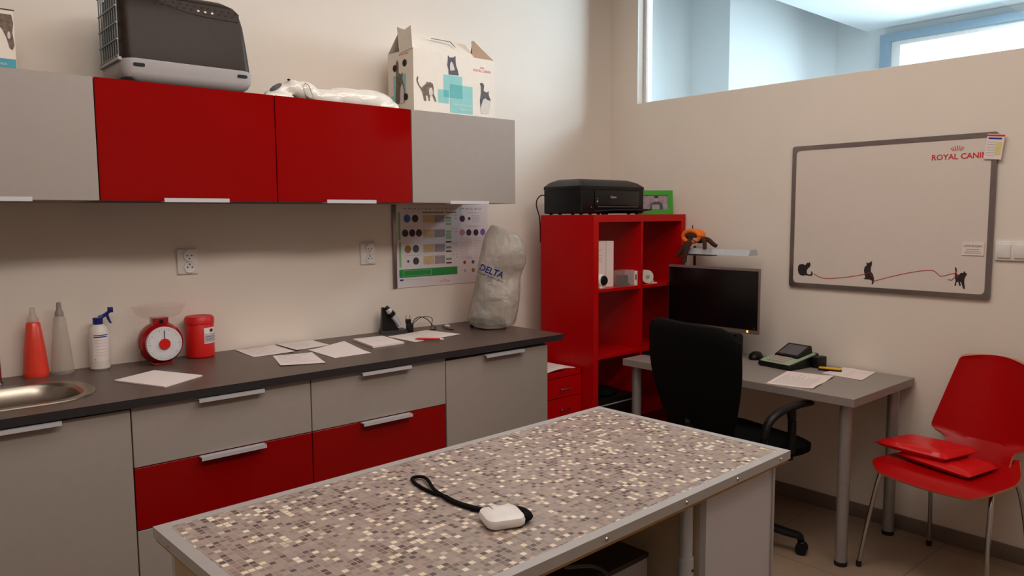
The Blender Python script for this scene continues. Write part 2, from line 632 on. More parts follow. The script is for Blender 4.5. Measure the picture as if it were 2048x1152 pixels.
def tag(o, label=None, cat=None, group=None, kind=None):
    if label:
        o['label'] = label
    if cat:
        o['category'] = cat
    if group:
        o['group'] = group
    if kind:
        o['kind'] = kind
    return o


def thing(name, loc, label, cat, group=None, rz=0.0):
    o = bpy.data.objects.new(name, None)
    o.empty_display_size = 0.1
    COL.objects.link(o)
    o.location = loc
    o.rotation_euler = (0, 0, rz)
    return tag(o, label, cat, group)


def struct(o):
    o['kind'] = 'structure'
    return o


def mb(m):
    return MB().mat(m)


def rrect(cx, cy, hx, hy, r, n=6, z=None):
    pts = []
    for qx, qy, a0 in ((1, 1, 0), (-1, 1, 90), (-1, -1, 180), (1, -1, 270)):
        for i in range(n + 1):
            a = rad(a0 + 90 * i / n)
            p = (cx + qx * (hx - r) + r * math.cos(a), cy + qy * (hy - r) + r * math.sin(a))
            pts.append(p if z is None else p + (z,))
    return pts


def voxel(o, size, smooth=2):
    md = o.modifiers.new('union', 'REMESH')
    md.mode = 'VOXEL'
    md.voxel_size = size
    md.use_smooth_shade = True
    if smooth:
        ms = o.modifiers.new('soft', 'SMOOTH')
        ms.iterations = smooth
        ms.factor = 0.5
    return o


def bake(o):
    dg = bpy.context.evaluated_depsgraph_get()
    me = bpy.data.meshes.new_from_object(o.evaluated_get(dg))
    o.modifiers.clear()
    o.data = me
    return o


def copy_tree(src, parent=None):
    c = src.copy()
    COL.objects.link(c)
    c.parent = parent
    for ch in list(src.children):
        copy_tree(ch, c)
    return c


# ------------------------------------------------------------------ the room
WY, WX, CZ = 3.23, 3.68, 3.05          # kitchen wall, whiteboard wall, ceiling height
X0, Y0 = -2.6, -2.4                    # the walls behind the camera
struct(mb('floor').box(X0, WX + 0.14, Y0, WY + 0.1, -0.1, 0).build('floor'))
struct(mb('ceil').box(X0, WX + 0.14, Y0, WY + 0.1, CZ, CZ + 0.1).build('ceiling'))
struct(mb('wall').box(X0 - 0.1, WX + 0.14, WY, WY + 0.14, 0, CZ).build('wall_back'))
struct(mb('wall').box(X0 - 0.1, X0, Y0, WY, 0, CZ).build('wall_left'))
struct(mb('wall').box(X0 - 0.1, WX + 0.14, Y0 - 0.1, Y0, 0, CZ).build('wall_front'))
# right wall with the high interior window: opening Y -0.6..3.02, z 2.155..2.95
b = mb('wall')
b.box(WX, WX + 0.14, Y0, WY, 0, 2.155)
b.box(WX, WX + 0.14, Y0, WY, 2.95, CZ)
b.box(WX, WX + 0.14, 3.019, WY, 2.155, 2.95)
b.box(WX, WX + 0.14, Y0, -0.6, 2.155, 2.95)
struct(b.build('wall_right'))
win = mb('glass').box(3.755, 3.761, -0.59, 3.012, 2.17, 2.945).build('window_1')
struct(win)
b = mb('whitefr')
b.box(3.745, 3.772, 3.004, 3.019, 2.155, 2.95)
b.box(3.745, 3.772, -0.6, -0.585, 2.155, 2.95)
b.box(3.745, 3.772, -0.585, 3.004, 2.155, 2.17)
b.box(3.745, 3.772, -0.585, 3.004, 2.935, 2.95)
struct(b.build('window_frame', win))
b = mb('whitefr')
b.box(3.676, 3.682, 3.013, 3.021, 2.152, 2.95)
struct(b.build('trim_1'))
struct(mb('skirt').box(WX - 0.012, WX, Y0, 2.64, 0, 0.07, 0.002).build('baseboard_right'))
struct(mb('skirt').box(2.51, WX, WY - 0.012, WY, 0, 0.07, 0.002).build('baseboard_back'))

# the hall beyond
b = mb('hall')
b.box(3.82, 7.2, -2.6, 5.0, 1.2, 1.3)
struct(b.build('floor_hall'))
b = mb('hall')
b.box(3.60, 7.2, -2.6, 5.0, 4.2, 4.3)
b.box(3.82, 7.0, -2.6, 3.127, 3.095, 3.2)
struct(b.build('ceiling_hall'))
b = mb('hall')
b.box(3.82, 4.68, 4.05, 4.2, 1.3, 4.2)
b.box(4.62, 5.26, 3.77, 4.2, 1.3, 4.2)
b.box(5.26, 7.1, 3.41, 4.2, 1.3, 4.2)
struct(b.build('wall_hall_back'))
b = mb('hall')
b.box(7.0, 7.1, -2.6, 0.4, 1.3, 4.2)
b.box(7.0, 7.1, 0.4, 2.985, 1.3, 2.0)
b.box(7.0, 7.1, 0.4, 2.985, 3.035, 4.2)
b.box(7.0, 7.1, 2.985, 3.41, 1.3, 4.2)
struct(b.build('wall_hall_right'))
struct(mb('hall').box(3.82, 7.1, -2.6, -2.5, 1.3, 4.2).build('wall_hall_front'))
struct(mb('hall').box(3.70, 3.82, -2.6, 4.2, 3.16, 4.2).box(3.70, 3.82, 3.375, 5.0, 1.3, 3.16).build('wall_hall_left'))
b = mb('bluegrey')
b.box(6.93, 7.04, 2.90, 2.985, 2.0, 3.03)
b.box(6.93, 7.04, 0.4, 2.90, 2.965, 3.03)
b.box(6.93, 7.04, 0.4, 2.90, 2.0, 2.06)
w2 = struct(b.build('window_2'))
struct(mb('whitefr').box(6.97, 7.03, 2.83, 2.90, 2.06, 2.965).box(6.97, 7.03, 0.4, 2.83, 2.93, 2.965).build('sash', w2))
struct(mb('glass').box(7.0, 7.006, 0.4, 2.83, 2.06, 2.93).build('pane', w2))


# ------------------------------------------------------------------ kitchen run
def handle(parent, xc, y, z, w=0.225):
    b = mb('alu')
    b.box(xc - w / 2, xc + w / 2, y - 0.026, y + 0.002, z - 0.001, z + 0.0025)
    b.box(xc - w / 2, xc + w / 2, y - 0.028, y - 0.0245, z - 0.0095, z + 0.0025)
    return b.build('handle', parent)


PX = [0.04, 0.658, 1.275, 1.893, 2.497]
UZ0, UZ1, UY = 1.547, 1.948, 2.80
for i, (m, lab) in enumerate((('grey', 'grey fronted wall cabinet leftmost above the sink, cardboard carrier on top'),
                              ('red', 'glossy red wall cabinet with the brown pet carrier standing on it'),
                              ('red', 'glossy red wall cabinet under the white ceramic dog figure'),
                              ('grey', 'grey wall cabinet at the right end, above the poster and below the cat carton'))):
    x0, x1 = PX[i], PX[i + 1]
    t = thing('wall_cabinet', (x0, WY, UZ0), lab, 'cabinet', 'wall cabinets above the worktop')
    w = x1 - x0
    yb = UY - WY
    mb('carcass_grey' if m == 'grey' else 'carcass').box(0.001, w - 0.001, yb + 0.021, -0.002, 0.0, UZ1 - UZ0).build('body', t)
    d = mb(m).box(0.002, w - 0.002, yb, yb + 0.018, 0.0, UZ1 - UZ0, 0.0012, 1).build('door', t)
    if m == 'red':
        d['label'] = 'glossy red door'
    else:
        d['label'] = 'matt grey door'
    b = mb('alu')
    b.box(w / 2 - 0.113, w / 2 + 0.113, yb - 0.022, yb + 0.02, -0.004, -0.001)
    b.box(w / 2 - 0.113, w / 2 + 0.113, yb - 0.023, yb - 0.020, -0.004, 0.010)
    b.build('handle', d)

LY = 2.575
for i, kind in enumerate(('door', 'drawers', 'drawers', 'washer')):
    x0, x1 = PX[i], PX[i + 1]
    w = x1 - x0
    lab = {0: 'grey base cabinet with one tall door under the sink', 1: 'base cabinet of grey and red drawers beside the sink cabinet',
           2: 'grey and red drawer cabinet between the other drawers and the grey appliance',
           3: 'grey fronted built-in appliance at the right end of the worktop'}[i]
    nm = ['base_cabinet', 'drawer_cabinet', 'drawer_cabinet', 'built_in_appliance'][i]
    t = thing(nm, (x0, WY, 0.0), lab, 'appliance' if i == 3 else 'cabinet', 'drawer cabinets under the worktop' if kind == 'drawers' else None)
    yb = LY - WY
    b = mb('carcass')
    if i == 0:
        b.box(0.001, 0.017, yb + 0.021, -0.06, 0.10, 0.893).box(w - 0.017, w - 0.001, yb + 0.021, -0.06, 0.10, 0.893)
        b.box(0.017, w - 0.017, yb + 0.021, -0.06, 0.10, 0.118).box(0.017, w - 0.017, -0.066, -0.06, 0.118, 0.893)
        b.box(0.017, w - 0.017, yb + 0.021, yb + 0.038, 0.82, 0.893)
    else:
        b.box(0.001, w - 0.001, yb + 0.021, -0.06, 0.10, 0.893)
    b.build('body', t)
    if kind == 'door':
        d = mb('grey').box(0.002, w - 0.002, yb, yb + 0.018, 0.10, 0.885, 0.0012, 1).build('door', t)
        handle(d, w / 2, yb, 0.886)
    elif kind == 'drawers':
        for m, z0, z1 in (('grey', 0.10, 0.4835), ('red', 0.4865, 0.6905), ('grey', 0.6935, 0.891)):
            d = mb(m).box(0.002, w - 0.002, yb, yb + 0.018, z0, z1, 0.0012, 1).build('drawer', t)
            d['label'] = 'glossy red drawer front' if m == 'red' else 'matt grey drawer front'
            hz = z1 - 0.003 if m == 'red' else z1 - 0.003
            handle(d, w / 2 + 0.008, yb, hz - (0.0 if z1 < 0.8 else 0.002))
    else:
        d = mb('grey').box(0.002, w - 0.004, yb, yb + 0.018, 0.10, 0.878, 0.0012, 1).build('door', t)
        handle(d, w / 2 + 0.015, yb, 0.877)
        mb('alu_matt').box(0.06, w - 0.008, yb + 0.004, yb + 0.018, 0.887, 0.891).build('top_strip', t)
    mb('counter_edge').box(0.0, w, yb + 0.06, yb + 0.075, 0.0, 0.10).build('plinth', t)

# worktop with the sink cut-out
CT = 0.921
SX, SY, SHX, SHY = 0.135, 2.848, 0.478, 0.188      # sink centre and half size (outer rim)
hole = rrect(SX, SY, SHX - 0.022, SHY - 0.022, 0.128, 8)
b = mb('counter').plate([(-0.60, 2.555), (2.585, 2.555), (2.585, 3.228), (-0.60, 3.228)], [hole], 0.8935, CT)
wt = b.build('worktop')
wt.data.materials.append(M['counter_edge'])
for p in wt.data.polygons:
    if abs(p.normal.z) < 0.5 and p.center.y < 2.56:
        p.material_index = 1
tag(wt, 'long dark brown worktop running over all the base cabinets', 'worktop')

# sink
t = thing('kitchen_sink', (SX, SY, CT), 'stainless steel sink bowl set into the left end of the dark worktop', 'sink')


def rl(hx, hy, r, z):
    return rrect(0, 0, hx, hy, r, 8, z)


b = mb('steel')
b.loft([rl(SHX, SHY, 0.15, 0.0006), rl(SHX - 0.003, SHY - 0.003, 0.148, 0.004), rl(SHX - 0.010, SHY - 0.010, 0.143, 0.005),
        rl(SHX - 0.036, SHY - 0.030, 0.122, 0.003), rl(SHX - 0.046, SHY - 0.038, 0.115, -0.006),
        rl(SHX - 0.054, SHY - 0.046, 0.11, -0.05), rl(SHX - 0.064, SHY - 0.054, 0.10, -0.14),
        rl(SHX - 0.10, SHY - 0.085, 0.05, -0.155)], cap0=False, cap1=True)
b.build('basin', t)
b = mb('hole')
for k in range(4):
    x = 0.168 + k * 0.017
    b.box(x, x + 0.009, SHY - 0.0525, SHY - 0.0485, -0.066, -0.036)
b.build('overflow_slots', t)

t = thing('kitchen_tap', (0.372, 3.13, CT), 'dark chrome tap behind the sink at the left edge of the picture', 'tap')
mb('chrome').lathe([(0, 0.0), (0.026, 0.0), (0.026, 0.006), (0.022, 0.01), (0.021, 0.10), (0.0, 0.105)]).build('base', t)
mb('chrome').tube([(0, 0, 0.09), (0, -0.01, 0.16), (-0.06, -0.06, 0.19), (-0.10, -0.13, 0.17)], 0.011).build('spout', t)
mb('chrome').tube([(0, 0.0, 0.10), (-0.01, 0.005, 0.12), (-0.03, 0.01, 0.145)], 0.006).build('lever', t)

# ------------------------------------------------------------------ things on the worktop
t = thing('cone_bottle', (0.505, 3.178, CT), 'conical squeeze bottle filled with coral red liquid, behind the sink', 'bottle')
mb('coral').lathe([(0, 0.0), (0.040, 0.0), (0.0415, 0.006), (0.041, 0.02), (0.034, 0.10), (0.0225, 0.192), (0.019, 0.198), (0, 0.198)]).build('body', t)
mb('milky').lathe([(0.019, 0.199), (0.018, 0.212), (0.011, 0.222), (0.008, 0.250), (0.0, 0.252)], n=20).build('nozzle', t)
t = thing('cone_bottle', (0.588, 3.172, CT), 'empty milky conical squeeze bottle beside the coral one', 'bottle')
mb('milkybottle').lathe([(0, 0.0), (0.036, 0.0), (0.0375, 0.006), (0.037, 0.02), (0.031, 0.10), (0.019, 0.205), (0.015, 0.212)]).build('body', t)
mb('capgrey').lathe([(0.015, 0.212), (0.014, 0.226), (0.009, 0.236), (0.0075, 0.262), (0, 0.264)], n=20).build('nozzle', t)

t = thing('spray_bottle', (0.712, 3.165, CT), 'white trigger spray bottle with navy head and printed label', 'bottle')
mb('bottle').lathe([(0, 0), (0.030, 0), (0.0345, 0.006), (0.035, 0.03), (0.0345, 0.135), (0.031, 0.155), (0.020, 0.168), (0.016, 0.172), (0.0, 0.172)]).build('body', t)
b = mb('blue')
b.lathe([(0, 0.168), (0.017, 0.168), (0.0175, 0.195), (0, 0.196)], n=20)
b.build('cap', t)
b = mb('blue')
b.tube([(0.004, 0, 0.194), (0.018, -0.002, 0.200), (0.034, -0.006, 0.212), (0.040, -0.008, 0.218)], [0.0085, 0.007, 0.006, 0.006], sub=4)
b.at((0.042, -0.009, 0.224), (0, 0.0, -0.2)).box(-0.009, 0.010, -0.008, 0.008, -0.011, 0.009, 0.002)
b.build('spray_head', t)
mb('blue').tube([(0.031, -0.006, 0.210), (0.033, -0.008, 0.195), (0.038, -0.010, 0.180), (0.043, -0.012, 0.172)], [0.006, 0.005, 0.004, 0.003], sub=4).build('trigger', t)
b = MB().mat('whitep')
n = 14
lv = []
for zz in (0.035, 0.140):
    for i in range(n + 1):
        a = rad(-140 + 120 * i / n)
        lv.append((0.0354 * math.cos(a), 0.0354 * math.sin(a), zz))
b.add(lv, [(i, i + 1, n + 2 + i, n + 1 + i) for i in range(n)], True)
for (z0, z1, mm, k0, k1) in ((0.131, 0.134, 'navy', 1, 11), (0.124, 0.128, 'navy', 1, 10), (0.112, 0.113, 'print', 2, 10), (0.102, 0.103, 'print', 2, 10),
                             (0.092, 0.093, 'print', 2, 9), (0.078, 0.079, 'print', 2, 10), (0.068, 0.069, 'print', 2, 9), (0.056, 0.057, 'print', 2, 10), (0.040, 0.0425, 'printd', 1, 2)):
    b.mat(mm)
    lv = []
    for zz in (z0, z1):
        for i in range(k0, k1 + 1):
            a = rad(-140 + 120 * i / n)
            lv.append((0.0358 * math.cos(a), 0.0358 * math.sin(a), zz))
    q = k1 - k0 + 1
    b.add(lv, [(i, i + 1, q + i + 1, q + i) for i in range(q - 1)], True)
b.build('label', t)

# kitchen scale
t = thing('kitchen_scale', (0.915, 3.115, CT), 'round red kitchen scale with white dial and clear bowl', 'scale')
b = mb('scalered')
b.lathe([(0, -0.052), (0.035, -0.052), (0.062, -0.046), (0.078, -0.028), (0.083, 0.0), (0.079, 0.026), (0.064, 0.045), (0.035, 0.052), (0, 0.052)], (0, 0, 0.085), 40, 'Y')
b.box(-0.035, 0.035, -0.035, 0.035, 0.0, 0.010, 0.003)
b.build('body', t)
mb('scalered').loft([rrect(0, 0, 0.033, 0.026, 0.006, 4, 0.148), rrect(0, 0, 0.029, 0.024, 0.006, 4, 0.160), rrect(0, 0, 0.029, 0.024, 0.006, 4, 0.183)]).build('neck', t)
mb('black').cyl((0.0, -0.024, 0.168), (0.0, -0.030, 0.168), 0.007).build('zero_knob', t)
b = MB().mat('dial')
b.lathe([(0, -0.0555), (0.064, -0.0555), (0.0655, -0.053), (0.0655, -0.030)], (0, 0, 0.085), 48, 'Y')
o3, u3, w3 = (0, -0.0557, 0.085), (1, 0, 0), (0, 0, 1)
b.mat('ticks')
for k in range(40):
    a = 2 * PI * k / 40
    r0, r1 = (0.050, 0.060) if k % 4 == 0 else (0.055, 0.060)
    ca, sa = math.cos(a), math.sin(a)
    hw = 0.0006
    b.poly([(r0 * ca - hw * sa, r0 * sa + hw * ca), (r0 * ca + hw * sa, r0 * sa - hw * ca), (r1 * ca + hw * sa, r1 * sa - hw * ca), (r1 * ca - hw * sa, r1 * sa + hw * ca)], o3, u3, w3)
b.build('dial', t)
mb('catblack').box(-0.0012, 0.0012, -0.059, -0.0575, 0.09, 0.137).build('pointer', t)
mb('tubred').cyl((0, -0.0575, 0.085), (0, -0.063, 0.085), 0.021, 0.020).build('hub', t)
b = mb('clearbowl')
b.lathe([(0, 0.184), (0.055, 0.185), (0.072, 0.192), (0.086, 0.207), (0.097, 0.232), (0.099, 0.233), (0.088, 0.208), (0.074, 0.190), (0.056, 0.1835), (0, 0.1832)], n=48)
b.build('bowl', t)

t = thing('plastic_tub', (1.083, 3.160, CT), 'red cylindrical tub with screw lid and white label', 'tub')
mb('tubred').lathe([(0, 0), (0.050, 0), (0.055, 0.006), (0.055, 0.135), (0.053, 0.139), (0, 0.139)], n=40).build('body', t)
mb('tubred').lathe([(0.053, 0.137), (0.0575, 0.139), (0.0570, 0.160), (0.051, 0.169), (0.040, 0.166), (0, 0.166)], n=40).build('lid', t)
b = MB()
for (z0, z1, a0, a1, mm, rr_) in ((0.060, 0.124, -92, -22, 'whitep', 0.0555), (0.064, 0.094, -90, -22, 'print', 0.0558), (0.0965, 0.0985, -91, -22, 'printd', 0.0560),
                                  (0.106, 0.118, -66, -48, 'catblack', 0.0560), (0.086, 0.088, -86, -40, 'printd', 0.0560), (0.076, 0.078, -86, -46, 'printd', 0.0560)):
    b.mat(mm)
    lv = []
    for zz in (z0, z1):
        for i in range(11):
            a = rad(a0 + (a1 - a0) * i / 10)
            lv.append((rr_ * math.cos(a), rr_ * math.sin(a), zz))
    b.add(lv, [(i, i + 1, 12 + i, 11 + i) for i in range(10)], True)
b.build('label', t)


def sheet(name, pts, z, label, cat='paper', group=None, thick=0.0012, rows=0, curl=0.0, print_mat='print', bend=None):
    """sheet (or pad) from its four corners, slightly uneven, with printed rows"""
    cx = sum(p[0] for p in pts) / 4
    cy = sum(p[1] for p in pts) / 4
    P = [Vector((p[0] - cx, p[1] - cy, 0)) for p in pts]
    N = 8
    b = MB().mat('whitep')
    rnd = random.Random(sum(map(ord, label)))
    ph = rnd.random() * 6

    def pos(i, j, h):
        u, v = i / N, j / N
        q = (P[0] * (1 - u) + P[1] * u) * (1 - v) + (P[3] * (1 - u) + P[2] * u) * v
        e = abs(2 * u - 1) ** 3 * 0.5 + abs(2 * v - 1) ** 3 * 0.5
        zz = curl * (0.5 + 0.5 * math.sin(ph + 3 * u + 2 * v)) * e
        if bend:
            zz += bend(u, v)
        return Vector((q.x, q.y, h + zz))
    top, bot = [], []
    for j in range(N + 1):
        for i in range(N + 1):
            top.append(pos(i, j, thick))
            bot.append(pos(i, j, 0.0))
    K = (N + 1) ** 2
    fs = []
    for j in range(N):
        for i in range(N):
            a = j * (N + 1) + i
            q = (a, a + 1, a + N + 2, a + N + 1)
            fs += [q, tuple(K + k for k in reversed(q))]
    ring = [i for i in range(N + 1)] + [j * (N + 1) + N for j in range(1, N + 1)] + [N * (N + 1) + i for i in range(N - 1, -1, -1)] + [j * (N + 1) for j in range(N - 1, 0, -1)]
    for k in range(len(ring)):
        a, c = ring[k], ring[(k + 1) % len(ring)]
        fs.append((a, K + a, K + c, c))
    ar = sum(P[k].x * P[(k + 1) % 4].y - P[(k + 1) % 4].x * P[k].y for k in range(4))
    if ar < 0:
        fs = [tuple(reversed(f)) for f in fs]
    b.add(top + bot, fs)
    if rows:
        b.mat(print_mat)
        for r in range(rows):
            v0 = 0.10 + 0.80 * r / rows
            u1 = 0.55 + 0.35 * rnd.random()
            vv, ff = [], []
            for k in range(7):
                u = 0.08 + (u1 - 0.08) * k / 6
                for dv in (0, 0.012):
                    i, j = u * N, (v0 + dv) * N
                    p = pos(i, j, thick + 0.0004)
                    vv.append(p)
            for k in range(6):
                q = (2 * k, 2 * k + 2, 2 * k + 3, 2 * k + 1)
                ff.append(q if ar > 0 else q[::-1])
            b.add(vv, ff)
    o = b.build(name, None, (cx, cy, z))
    return tag(o, label, cat, group)


G = 'papers on the worktop'
sheet('paper_pad', [(0.69, 2.889), (0.848, 2.977), (0.949, 2.761), (0.789, 2.659)], CT + 0.0005, 'blank white square pad lying diagonally on the worktop beside the sink', 'paper', G, 0.004)
sheet('paper_sheet', [(1.244, 3.205), (1.420, 3.215), (1.414, 2.992), (1.237, 2.994)], CT + 0.0005, 'greyish paper sheet nearest the red tub at the wall', 'paper', G, rows=5, curl=0.003)
sheet('paper_sheet', [(1.436, 3.212), (1.606, 3.215), (1.605, 3.052), (1.434, 3.020)], CT + 0.0005, 'paper sheet at the wall, second to the right of the red tub', 'paper', G, rows=5, curl=0.003)
sheet('paper_sheet', [(1.475, 2.995), (1.668, 3.030), (1.638, 2.750), (1.468, 2.749)], CT + 0.0005, 'white sheet with one lifted corner left of the paper stack', 'paper', G, rows=0,
      bend=lambda u, v: 0.016 * max(0, (u + (1 - v)) - 1.25))
sheet('paper_sheet', [(1.304, 2.964), (1.452, 2.911), (1.391, 2.678), (1.236, 2.742)], CT + 0.0005, 'small printed form lying nearest the worktop front edge', 'paper', G, rows=6, curl=0.004)
sheet('paper_stack', [(1.742, 3.083), (1.893, 3.071), (1.868, 2.85), (1.704, 2.845)], CT + 0.0005, 'neat stack of white paper sheets in front of the trimmer', 'paper', G, 0.008, rows=2)
sheet('paper_sheet', [(1.914, 3.062), (2.17, 3.110), (2.212, 2.884), (1.928, 2.852)], CT + 0.0005, 'large white sheet under the red pen', 'paper', G, rows=4, curl=0.002)

t = thing('pen', (2.0, 2.842, CT + 0.0015), 'red ballpoint pen lying at the edge of the large white sheet', 'pen', rz=rad(-48))
mb('logored').tube([(-0.055, 0, 0.006), (0.05, 0, 0.006)], 0.0052, n=10, sub=1).build('barrel', t)
mb('chrome').cyl((-0.055, 0, 0.006), (-0.070, 0, 0.0045), 0.0045, 0.0012, 10).build('tip', t)
mb('white').cyl((0.05, 0, 0.006), (0.066, 0, 0.006), 0.005, 0.0045, 10).build('clip_end', t)

# trimmer on its charging stand
t = thing('charging_stand', (1.995, 3.155, CT), 'black charging stand of the hair trimmer', 'charger', rz=rad(-20))
b = mb('black')
b.loft([[(-0.055, -0.045, 0), (0.075, -0.045, 0), (0.075, 0.045, 0), (-0.055, 0.045, 0)],
        [(-0.050, -0.040, 0.018), (0.068, -0.040, 0.018), (0.068, 0.040, 0.018), (-0.050, 0.040, 0.018)]], smooth=False)
b.loft([[(-0.050, -0.022, 0.016), (0.035, -0.022, 0.016), (0.035, 0.022, 0.016), (-0.050, 0.022, 0.016)],
        [(-0.047, -0.018, 0.09), (-0.010, -0.018, 0.09), (-0.010, 0.018, 0.09), (-0.047, 0.018, 0.09)],
        [(-0.045, -0.015, 0.128), (-0.034, -0.015, 0.128), (-0.034, 0.015, 0.128), (-0.045, 0.015, 0.128)]], smooth=False)
b.build('stand', t)
t2 = thing('hair_trimmer', (1.995, 3.155, CT + 0.002), 'silver and black hair trimmer leaning in the black charging stand', 'trimmer', rz=rad(-20))
mb('silver').tube([(0.036, -0.026, 0.036), (0.014, -0.030, 0.072), (-0.014, -0.034, 0.108), (-0.024, -0.034, 0.122)], [0.011, 0.015, 0.015, 0.012], n=14).build('body', t2)
mb('black').tube([(0.001, -0.034, 0.090), (-0.012, -0.037, 0.105)], 0.0175, n=14, sub=1).build('grip_band', t2)
mb('black').tube([(-0.022, -0.034, 0.120), (-0.032, -0.034, 0.132)], [0.013, 0.010], n=12, sub=1).build('blade_head', t2)
t = thing('power_adapter', (2.075, 3.115, CT), 'small black plug adapter standing upright with pins up, next to the trimmer', 'adapter', rz=rad(-20))
mb('black').box(-0.016, 0.016, -0.016, 0.016, 0.0, 0.045, 0.003).build('body', t)
mb('black').box(-0.020, 0.006, -0.010, 0.010, 0.044, 0.066, 0.003).build('plug_head', t)
mb('chrome').cyl((-0.017, 0, 0.065), (-0.017, 0, 0.085), 0.002, n=8).cyl((0.002, 0, 0.065), (0.002, 0, 0.085), 0.002, n=8).build('pins', t)
b = mb('black')
b.tube([(2.09, 3.11, CT + 0.045), (2.112, 3.12, CT + 0.062), (2.15, 3.13, CT + 0.068), (2.19, 3.13, CT + 0.052), (2.215, 3.12, CT + 0.022), (2.222, 3.10, CT + 0.004), (2.19, 3.10, CT + 0.002)], 0.0022, n=6)
b.tube([(2.19, 3.10, CT + 0.002), (2.215, 3.13, CT + 0.02), (2.235, 3.15, CT + 0.05), (2.20, 3.16, CT + 0.062), (2.15, 3.15, CT + 0.055), (2.10, 3.13, CT + 0.03), (2.09, 3.115, CT + 0.02)], 0.0018, n=6)
tag(b.build('adapter_cable'), 'thin black cable looping from the trimmer plug at the wall', 'cable')

# microscope under its dust cover
MX, MY = 2.455, 2.97
scope = t = thing('microscope', (MX, MY, CT), 'microscope hidden under the milky plastic dust cover', 'microscope', rz=rad(-8))
t.scale = (0.78, 0.78, 0.86)
b = mb('black')
b.loft([rrect(0, 0, 0.088, 0.095, 0.02, 4, 0.012), rrect(0, 0, 0.085, 0.092, 0.02, 4, 0.05), rrect(0, 0.03, 0.06, 0.055, 0.02, 4, 0.07)])
for sx in (-1, 1):
    for sy in (-1, 1):
        b.cyl((sx * 0.075, sy * 0.082, 0), (sx * 0.075, sy * 0.082, 0.014), 0.012)
b.build('foot', t)
mb('pcgrey').tube([(0, 0.07, 0.05), (0, 0.085, 0.16), (0, 0.075, 0.27), (0, 0.02, 0.33)], [0.034, 0.028, 0.028, 0.03], n=14).build('arm', t)
mb('black').box(-0.07, 0.07, -0.07, 0.055, 0.16, 0.175, 0.003).build('stage', t)
b = mb('white')
b.ell((0, -0.01, 0.335), (0.045, 0.055, 0.04))
for sx in (-1, 1):
    b.cyl((sx * 0.028, -0.02, 0.34), (sx * 0.030, -0.055, 0.405), 0.015)
b.build('head', t)
mb('black').cyl((0, -0.02, 0.31), (0, -0.02, 0.215), 0.024, 0.014).build('objective', t)

# the cover: horizontal rings, centre and half widths across the view and in depth
cov = thing('dust_cover', (MX, MY, CT + 0.012), 'milky plastic dust cover with blue lettering draped over the microscope', 'cover')
va = Vector((0.755, -0.656, 0))   # across the view
vd = Vector((0.656, 0.755, 0))    # away from the viewer
rings = []
for z, xl, xr, hd in ((0.000, 936, 1030, 0.100), (0.020, 934, 1032, 0.108), (0.05, 933, 1034, 0.110), (0.09, 938, 1037, 0.105), (0.14, 943, 1040, 0.098), (0.19, 948, 1041, 0.090),
                      (0.24, 952, 1042, 0.085), (0.275, 955, 1046, 0.085), (0.315, 957, 1052, 0.088), (0.365, 961, 1053, 0.088), (0.40, 964, 1051, 0.082), (0.43, 967, 1046, 0.072),
                      (0.46, 971, 1036, 0.056), (0.478, 975, 1020, 0.040), (0.492, 979, 1004, 0.026), (0.508, 983, 990, 0.010)):
    rings.append((z, ((xl + xr) / 2 - 975.5) / 396, (xr - xl) / 2 / 396, hd))
from mathutils import noise as mn
from mathutils.bvhtree import BVHTree
loops = []
NR = 110


def ring_at(z):
    for q in range(len(rings) - 1):
        if rings[q + 1][0] >= z:
            f_ = (z - rings[q][0]) / (rings[q + 1][0] - rings[q][0])
            return [rings[q][m_] + (rings[q + 1][m_] - rings[q][m_]) * f_ for m_ in range(4)]
    return rings[-1]


NZ = 84
for k in range(NZ + 1):
    z, ca, ha, hd = ring_at(0.508 * k / NZ)
    lp = []
    for i in range(NR):
        a = 2 * PI * i / NR
        cx_, sy_ = math.cos(a), math.sin(a)
        x = ca + ha * math.copysign(abs(cx_) ** 0.72, cx_)
        y = hd * math.copysign(abs(sy_) ** 0.72, sy_)
        q1 = Vector((cx_ * 1.6 + z * 3.0, sy_ * 1.6, z * 5.5))
        q2 = Vector((cx_ * 3.5, sy_ * 3.5 - z * 6, z * 9 + 4.0))
        wr = 0.060 * (0.35 - abs(mn.noise(q1))) + 0.030 * (0.3 - abs(mn.noise(q2)))
        # the head bulges towards the viewer at the upper right, with a hollow beneath it
        face = max(0, math.cos(a + 1.05)) ** 2
        wr += face * (0.16 * math.exp(-((z - 0.38) / 0.06) ** 2) - 0.26 * math.exp(-((z - 0.25) / 0.055) ** 2))
        zz = z
        if k == 0:
            zz = 0.028 * max(0, -cx_) ** 2 + 0.012 * max(0, cx_) - 0.004 * max(0, -sy_)
        elif z < 0.05:
            zz = z + (0.028 * max(0, -cx_) ** 2 + 0.012 * max(0, cx_)) * (1 - z / 0.05)
        p = va * (x + ha * cx_ * (wr * 0.25)) + vd * (y * (1 + wr * 1.3))
        lp.append((p.x, p.y, zz))
    loops.append(lp)
bag = MB().mat('film').loft(loops, cap0=False, cap1=True).build('cover', cov, sharp=60)
bvh = BVHTree.FromPolygons([v.co for v in bag.data.vertices], [list(p.vertices) for p in bag.data.polygons])
un, wn_ = (va * 0.93 + Vector((0, 0, -0.36))).normalized(), (va * 0.20 + Vector((0, 0, 1))).normalized()
b = MB().mat('navy')
o4 = -vd * 0.35
b.text('DELTA', -0.100, 0.258, 0.033, o4, un, wn_, width=0.125, shear=0.30, bold=0.025)
b.mat('catblack').text('OPTICAL', -0.102, 0.240, 0.0085, o4, un, wn_, width=0.14)
lt = b.build('lettering', cov)
for v in lt.data.vertices:
    hit = bvh.ray_cast(v.co, vd)
    if hit[0] is not None:
        v.co = hit[0] - vd * 0.0018
